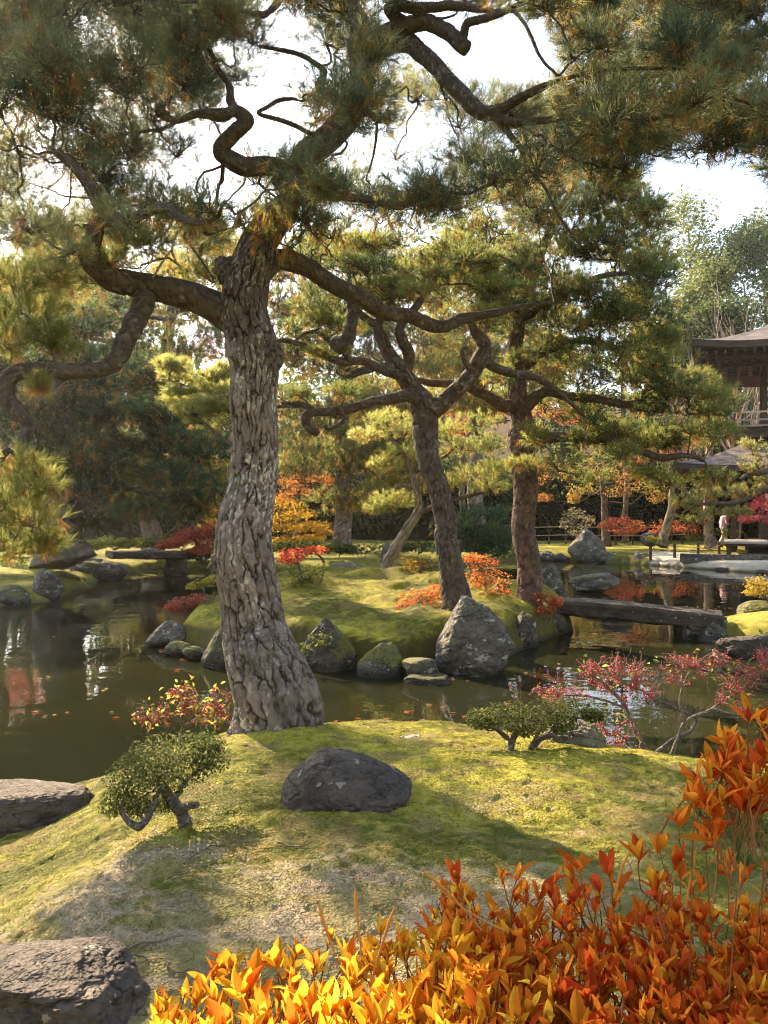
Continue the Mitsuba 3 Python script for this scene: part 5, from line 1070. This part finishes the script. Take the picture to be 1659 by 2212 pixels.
skin = B_(('hip', .12, 'chest', .13), ('chest', .12, 'neck', .05), ('neck', .05, 'head', .055), ('hl', .08, 'kl', .055), ('kl', .052, 'al', .036), ('hr', .08, 'kr', .055), ('kr', .052, 'ar', .036), ('chest', .09, 'sl', .055), ('chest', .09, 'sr', .055), ('sl', .05, 'el', .038), ('el', .036, 'wl', .026), ('sr', .05, 'er', .038), ('er', .036, 'wr', .026))
skin += [((J['head'] + [0, 0, .05], .092), (J['head'] + [.015, 0, -.03], .075)), ((J['head'] + [.09, 0, .0], .018), (J['head'] + [.10, 0, -.02], .018))]
for wr, dx in (('wl', .02), ('wr', .05)):
    skin += [((J[wr], .026), (J[wr] + [dx, 0, -.07], .028))]
    for j, o in enumerate((-.024, -.008, .008, .024)):
        q = J[wr] + [dx, o, -.08]
        skin += [((q, .010), (q + [.01, 0, -.05 - .01 * (j in (1, 2))], .009)), ((q + [.01, 0, -.05], .009), (q + [.03, 0, -.08], .008))]
    skin += [((J[wr] + [dx * .5, .02, -.04], .011), (J[wr] + [dx + .03, .035, -.08], .009))]
part(pk, 'body', place(body_mesh(skin, .02, 4)), 'skin_mat', smooth=True)
part(pk, 'shirt', place(body_mesh(B_(('hip', .165, 'chest', .165), ('chest', .15, 'neck', .065), ('chest', .12, 'sl', .085), ('chest', .12, 'sr', .085), ('sl', .08, 'el', .06), ('el', .06, 'wl', .045), ('sr', .08, 'er', .06), ('er', .06, 'wr', .045)))), 'shirt_mat', smooth=True)
part(pk, 'trousers', place(body_mesh(B_(('hip', .15, 'hl', .115), ('hip', .15, 'hr', .115), ('hl', .115, 'kl', .085), ('kl', .085, 'al', .07), ('hr', .115, 'kr', .085), ('kr', .085, 'ar', .07)))), 'trouser_mat', smooth=True)
part(pk, 'hair', place(body_mesh([((J['head'] + [-.02, 0, .07], .10), (J['head'] + [-.045, 0, -.03], .075))])), 'hair_mat', smooth=True)
for a in ('al', 'ar'):
    part(pk, 'shoe', place(body_mesh([((J[a] + [-.03, 0, -.045], .042), (J[a] + [.15, 0, -.055 if a == 'al' else -.085], .034))])), 'black_cloth_mat', smooth=True)
hb = thing('shoulder_bag', 'black shoulder bag hanging at the side of the person', 'bag')
part(hb, 'pouch', place(body_mesh([((np.array([.14, -.28, .98]), .05), (np.array([.14, -.28, .80]), .075)), ((np.array([.26, -.28, .98]), .05), (np.array([.26, -.28, .80]), .07)), ((np.array([.14, -.28, .82]), .06), (np.array([.27, -.28, .9]), .06))])), 'black_cloth_mat', smooth=True)
part(hb, 'strap', place(thin_tubes([(np.array([[.19, -.27, 1.0], [.12, -.2, 1.2], [.02, -.16, 1.40], [.0, -.05, 1.455]]), np.full(4, .015))], 6)), 'black_cloth_mat', smooth=True)

# ================================================================== the orange leaved hedge in front
rb = np.random.default_rng(404)
def leaf_template(curl, wide, twist):
    rows = [(0, 0.0), (.14, .30), (.34, .86), (.52, 1.0), (.72, .8), (.88, .42), (1, 0)]
    v = []
    for t, w in rows:
        z = curl * t * t
        if w == 0: v.append((0, t, z))
        else:
            h = w * wide / 2
            tw = twist * (t - .3)
            v += [(-h, t, z + h * .55 + tw * h), (0, t, z), (h, t, z + h * .55 - tw * h)]
    f = []
    f += [(0, 2, 1), (0, 3, 2)]
    for r in range(4):
        a = 1 + 3 * r
        f += [(a, a + 1, a + 4), (a, a + 4, a + 3), (a + 1, a + 2, a + 5), (a + 1, a + 5, a + 4)]
    a = 13; e = 16
    f += [(a, a + 1, e), (a + 1, a + 2, e)]
    return np.array(v), np.array(f)
TEMPL = [leaf_template(c, w, t) for c, w, t in ((-.16, .36, .1), (-.05, .30, -.2), (.12, .36, .2), (-.35, .34, .4), (.03, .40, -.1))]
PLYS = [(TEMPL[i], None) for i in range(5)]
TONES = {'yellow': [(.62, .34, .025), (.66, .44, .04), (.6, .26, .02)], 'orange': [(.64, .20, .02), (.68, .28, .025), (.60, .14, .018)], 'red': [(.58, .09, .02), (.62, .13, .022), (.48, .06, .018), (.64, .20, .025)]}
for nm, cs in TONES.items():
    for i, c in enumerate(cs):
        scene[f'{nm}_leaf_{i}_mat'] = {'type': 'principledthin', 'base_color': {'type': 'rgb', 'value': list(c)}, 'roughness': .32, 'spec_trans': 0.0, 'diff_trans': 1.6, 'eta': 1.5}
leaf_ply = {}
def orange_bush(label, sprigs, mix_fn, seed, group=None):
    """sprigs: (tip point, axis, leaf length, layer)."""
    r_ = np.random.default_rng(seed)
    k = thing('azalea_bush', label, 'bush')
    LV, ST = [], []
    for tip, ax, L, layer in sprigs:
        n = r_.integers(4, 9)
        s = norm(np.cross(ax, norm(r_.normal(size=3))))
        q = np.cross(ax, s)
        ph = r_.uniform(0, 6.28)
        for j in range(n):
            a = ph + j * 2.4
            el = r_.uniform(.15, 1.0) if j else .1
            o = s * math.cos(a) + q * math.sin(a)
            d = norm(ax * math.cos(el) + o * math.sin(el) + np.array([0, 0, .1]))
            nz = norm(ax * math.sin(el) - o * math.cos(el) + r_.normal(size=3) * .25)
            nz = norm(nz - d * (nz @ d))
            x = np.cross(d, nz)
            l = L * r_.uniform(.5, 1.2)
            b = tip - ax * r_.uniform(0, .02)
            M = np.eye(4); M[:3, 0], M[:3, 1], M[:3, 2], M[:3, 3] = x * l, d * l, nz * l, b
            tone = mix_fn(tip, r_)
            c = b + d * l * .5
            u = 829.5 + c[0] / c[1] * FPX; v_ = 1106 - (c[2] - EYE) / c[1] * FPX
            vis = (0 < u < 1659) and (v_ < 2212)
            LV.append((l / c[1] * (1 if vis else 0) * (1 if layer == 0 else .4), M, tone, r_.integers(0, 3 if tone != 'red' else 4), r_.integers(0, 5)))
        base = tip - ax * r_.uniform(.07, .13) + r_.normal(size=3) * .02 + np.array([0, 0, -.03])
        mid = (tip + base) / 2 + r_.normal(size=3) * .012
        if layer == 0 and r_.random() < .3:
            g0 = np.array([base[0] + r_.normal() * .05, base[1] + .05 + abs(r_.normal()) * .08, .42])
            ST.append((spline(np.array([g0, (g0 + base) / 2 + r_.normal(size=3) * .03, base]), np.array([.003, .0026, .002]), .04)[0], None))
        ST.append((spline(np.array([base, mid, tip, tip + ax * .012]), np.array([.0028, .0022, .0016, .001]), .03)[0], None))
    LV.sort(key=lambda e: -e[0])
    for _, M, tone, ci, ti in LV[:300]:
        if (ti, tone, ci) not in leaf_ply:
            leaf_ply[(ti, tone, ci)] = mikit.ply(TEMPL[ti], f'{tone}_leaf_{ci}_mat', smooth=True)
        key = free(k + '__leaf')
        scene[key] = {**leaf_ply[(ti, tone, ci)], 'to_world': T(M)}
    vs, fs, cs, o = [], [], [], 0
    for _, M, tone, ci, ti in LV[300:]:
        v, f = TEMPL[ti]
        vs.append(v @ M[:3, :3].T + M[:3, 3]); fs.append(f + o); o += len(v)
        cs.append(np.tile(TONES[tone][ci], (len(v), 1)))
    if vs:
        part(k, 'foliage', (np.vstack(vs), np.vstack(fs)), 'autumn_leaf_mat', smooth=True, color=np.vstack(cs), kind='stuff')
    m = thin_tubes([(p, np.linspace(.0021, .0012, len(p))) for p, _ in ST], 5)
    part(k, 'stems', m, 'twig_mat', smooth=True, color=np.array((.20, .085, .03)) * r_.uniform(.7, 1.2, (len(m[0]), 1)), kind='stuff')
    return k
def sprigs_from(top, n, db, df, u0, u1, L, seed, vdrop=2300, layers=2, tilt=.3, tmax=1.0):
    r_ = np.random.default_rng(seed)
    tu, tv = zip(*top)
    out_ = []
    for i in range(n):
        u = r_.uniform(u0, u1); t = r_.random() ** .9 * tmax
        d = db + (df - db) * t
        vt = np.interp(u, tu, tv)
        v = vt + t * (vdrop - vt) + r_.normal() * 10 + 8
        p = W(u, v, d)
        ax = norm(np.array([r_.normal() * tilt, r_.normal() * tilt, 1.0]))
        for l in range(layers):
            q = p + np.array([r_.normal() * .03, r_.normal() * .03, -.055 * l]) if l else p
            out_.append((q, ax if l == 0 else norm(ax + r_.normal(size=3) * .4), L * r_.uniform(.8, 1.15), l))
    return out_
ytop = [(300, 2215), (345, 2180), (400, 2110), (470, 2070), (530, 2040), (600, 2020), (690, 2010), (790, 2000), (900, 2020), (1000, 2030), (1150, 2020)]
rtop = [(920, 1990), (960, 1930), (1010, 1915), (1100, 1910), (1250, 1890), (1370, 1870), (1450, 1880), (1560, 1900), (1660, 1890), (1760, 1880)]
orange_bush('yellow and orange leaved azalea in the near foreground at the bottom centre', sprigs_from(ytop, 200, 1.62, 1.05, 340, 1120, .050, 5, vdrop=2330), lambda p, r: r.choice(['yellow', 'orange'], p=[.72, .28]), 6)
rs = sprigs_from(rtop, 340, 1.95, 1.15, 930, 1740, .052, 7, vdrop=2380, layers=3)
rs += [(W(u, v, d), norm(np.array([x, 0, 1.0])), .062, 0) for u, v, d, x in ((985, 1900, 1.8, -.25), (1085, 1905, 1.8, 0), (1250, 1880, 1.75, .1), (1380, 1850, 1.7, -.1), (1420, 1840, 1.7, .2), (1460, 1870, 1.7, .3), (1575, 1880, 1.75, 0), (1120, 1890, 1.85, .1), (1320, 1890, 1.8, -.2))]
orange_bush('red and orange leaved azalea filling the bottom right of the foreground', rs, lambda p, r: r.choice(['red', 'orange', 'yellow'], p=[.36, .52, .12] if p[0] > .35 else [.24, .50, .26]), 8)
ts = sprigs_from([(1470, 1660), (1520, 1580), (1600, 1545), (1700, 1520)], 32, 1.75, 1.5, 1500, 1720, .056, 9, vdrop=1740, tilt=.35)
ts += [(W(1617, 1545, 1.6), norm(np.array([-.1, 0, 1.])), .06, 0), (W(1500, 1680, 1.6), norm(np.array([-.7, 0, .7])), .06, 0)]
orange_bush('taller orange leaved azalea branch at the right edge above the red one', ts, lambda p, r: r.choice(['red', 'orange', 'yellow'], p=[.25, .68, .07]), 10)
# long bare shoots standing out of the hedge
for i, (a, b, c) in enumerate((((790, 2110, 1.5), (775, 2010, 1.5), (767, 1915, 1.5)), ((750, 2120, 1.5), (705, 2010, 1.5), (688, 1950, 1.5)), ((800, 2130, 1.45), (825, 2040, 1.45), (852, 1960, 1.45)), ((1040, 2010, 1.7), (960, 1920, 1.7), (912, 1880, 1.7)), ((1090, 2010, 1.7), (985, 1950, 1.7), (930, 1892, 1.7)), ((1330, 1930, 1.7), (1345, 1870, 1.7), (1360, 1840, 1.7)), ((1480, 1960, 1.7), (1495, 1880, 1.7), (1505, 1830, 1.7)))):
    k = thing('bare_shoot', ['tall thin bare orange shoot standing highest over the yellow azalea', 'bare orange shoot leaning left over the yellow azalea', 'thin pale shoot leaning right over the yellow azalea', 'upper long shoot reaching left from the red azalea', 'lower long shoot reaching left from the red azalea', 'short bare shoot over the middle of the red azalea', 'thin bare shoot standing over the right of the red azalea'][i], 'shoot')
    P = np.array([W(*a), W(*b), W(*c)])
    C, R, _ = spline(P, np.array([.0026, .002, .0017]), .02)
    R = R.copy(); R[-3:] = [.0028, .0036, .0012]
    part(k, '', thin_tubes([(C, R)], 8), 'twig_mat', smooth=True, color=np.tile((.45, .2, .05), (len(C) * 8, 1)))

# ================================================================== small things
k = thing('floating_leaves', 'fallen red and brown leaves floating on the pond', kind='stuff')
r_ = np.random.default_rng(88)
c = []
for x0, y0, n, s in ((8.5, 19, 60, 1.2), (7, 16, 40, 1.0), (9.5, 21, 50, 1.4), (6.2, 22, 40, 1.5), (5.5, 17.5, 30, .9), (10, 23.5, 40, 1.2), (3.4, 9.5, 10, .8), (-1.9, 14, 6, 1.5), (-.6, 7.4, 24, .6), (1, 7.6, 24, .7), (-2.5, 7.5, 8, 1.0), (-4.5, 11, 12, 2.0), (2.4, 9.5, 30, 1.0), (-3.4, 9.2, 8, 1.0), (7.8, 14.8, 30, .5), (8, 25, 40, 2.0), (-5, 18, 16, 2)):
    c.append(np.stack([x0 + r_.normal(size=n) * s, y0 + r_.normal(size=n) * s * .35, np.full(n, .006)], 1))
c = np.vstack(c)
nn = norm(np.stack([r_.normal(size=len(c)) * .08, r_.normal(size=len(c)) * .08, np.ones(len(c))], 1))
m = leaves_mesh(c, nn, .07, .7, np.array([(.42, .16, .09), (.35, .1, .05), (.4, .28, .14)])[r_.integers(0, 3, len(c))], r_, fold=.1)
part(k, '', m[:2], 'leaf_mat', color=m[2])
for i, (q, lab) in enumerate([([(265, 2052), (300, 2050), (340, 2040), (395, 2028)], 'longest fallen twig on the bare earth above the corner rock'), ([(360, 2068), (362, 2090), (375, 2105), (410, 2102)], 'crooked fallen twig beside the yellow azalea'), ([(268, 2080), (300, 2072), (325, 2078)], 'short fallen twig left of the crooked one'),
        ([(400, 1870), (440, 1838), (520, 1822)], 'thin fallen twig in the shadow of the clipped shrub'), ([(600, 1826), (640, 1832), (690, 1826)], 'small pale twig on the moss below the brown boulder'), ([(365, 1900), (400, 1890), (425, 1876)], 'short twig on the moss left of centre')]):
    k = thing('fallen_twig', lab, 'twig')
    P = []
    for u, v in q:
        d = 1.5 * FPX / (v - 1106)
        for _ in range(25):
            z = gz(at(u, d), d); d = .5 * d + .5 * (EYE - z) * FPX / (v - 1106)
        P.append([at(u, d), d, gz(at(u, d), d) + .012])
    C, R, _ = spline(np.array(P), np.linspace(.0042, .0018, len(P)), .02)
    part(k, '', thin_tubes([(C + r_.normal(size=C.shape) * .003, R)], 6), 'twig_mat', smooth=True, color=np.tile((.13, .10, .075), (len(C) * 6, 1)))
k = thing('fallen_needles', 'dry brown pine needles scattered on the bare earth and moss', kind='stuff')
n = 2600
x = r_.normal(-.3, 1.1, n); y = r_.normal(3.0, .75, n); z = H_near(x, y) + .006
keep = (y > 1.9) & (z > .08)
c = np.stack([x, y, z], 1)[keep]
m = needle_mesh(c, norm(np.stack([r_.normal(size=len(c)), r_.normal(size=len(c)), r_.normal(size=len(c)) * .06], 1)), 2, .07, .0022, .15, np.array([(.22, .13, .05), (.3, .19, .08), (.16, .10, .05)])[r_.integers(0, 3, len(c))], r_)
part(k, '', m[:2], 'leaf_mat', color=m[2])
# grass at the right behind the azalea, and short moss sprigs over the bank
k = thing('grass', 'dark narrow grass blades beside the orange azalea', kind='stuff')
n = 90
c = np.stack([r_.uniform(1.55, 2.3, n), r_.uniform(3.3, 4.1, n), np.zeros(n)], 1)
c[:, 2] = [gz(x, y) for x, y in c[:, :2]]
m = needle_mesh(c, norm(np.stack([r_.normal(size=n) * .3, r_.normal(size=n) * .3, np.ones(n)], 1)), 10, .2, .006, .45, np.tile((.05, .08, .025), (n, 1)), r_)
part(k, '', m[:2], 'needle_mat', color=m[2])
k = thing('moss_sprigs', 'short moss and clover sprigs covering the near mound', kind='stuff')
n = 34000
x = r_.uniform(-3.0, 2.9, n); y = r_.uniform(2.2, 6.3, n)
z = H_near(x, y)
keep = (z > .05) & (meshkit.fbm(np.stack([x * 2.2, y * 2.2, 0 * x], -1), 3, 41) + .14 * np.hypot((x + .05) / 1.5, (y - 2.75) / 1.05) > .62)
c = np.stack([x, y, z], 1)[keep]
m = needle_mesh(c, np.tile((0, 0, 1.0), (len(c), 1)), 5, .0075, .0034, .8, np.array([(.09, .10, .014), (.17, .17, .025), (.24, .22, .035)])[r_.integers(0, 3, len(c))], r_)
part(k, '', m[:2], 'leaf_mat', color=m[2])
labels = {a: b for a, b in labels.items() if b}
HAZE = 0.00045

# ================================================================== the light autumn haze
scene['haze_air'] = {'type': 'homogeneous', 'albedo': 0.96, 'sigma_t': HAZE, 'phase': {'type': 'hg', 'g': 0.75}}
k = thing('haze', 'thin bright haze filling the garden air', kind='stuff')
scene[k] = {'type': 'cube', 'to_world': T().translate([0, 540, 28]).scale([905, 965, 31]), 'bsdf': {'type': 'null'}, 'interior': {'type': 'ref', 'id': 'haze_air'}}
scene['camera']['medium'] = {'type': 'ref', 'id': 'haze_air'}
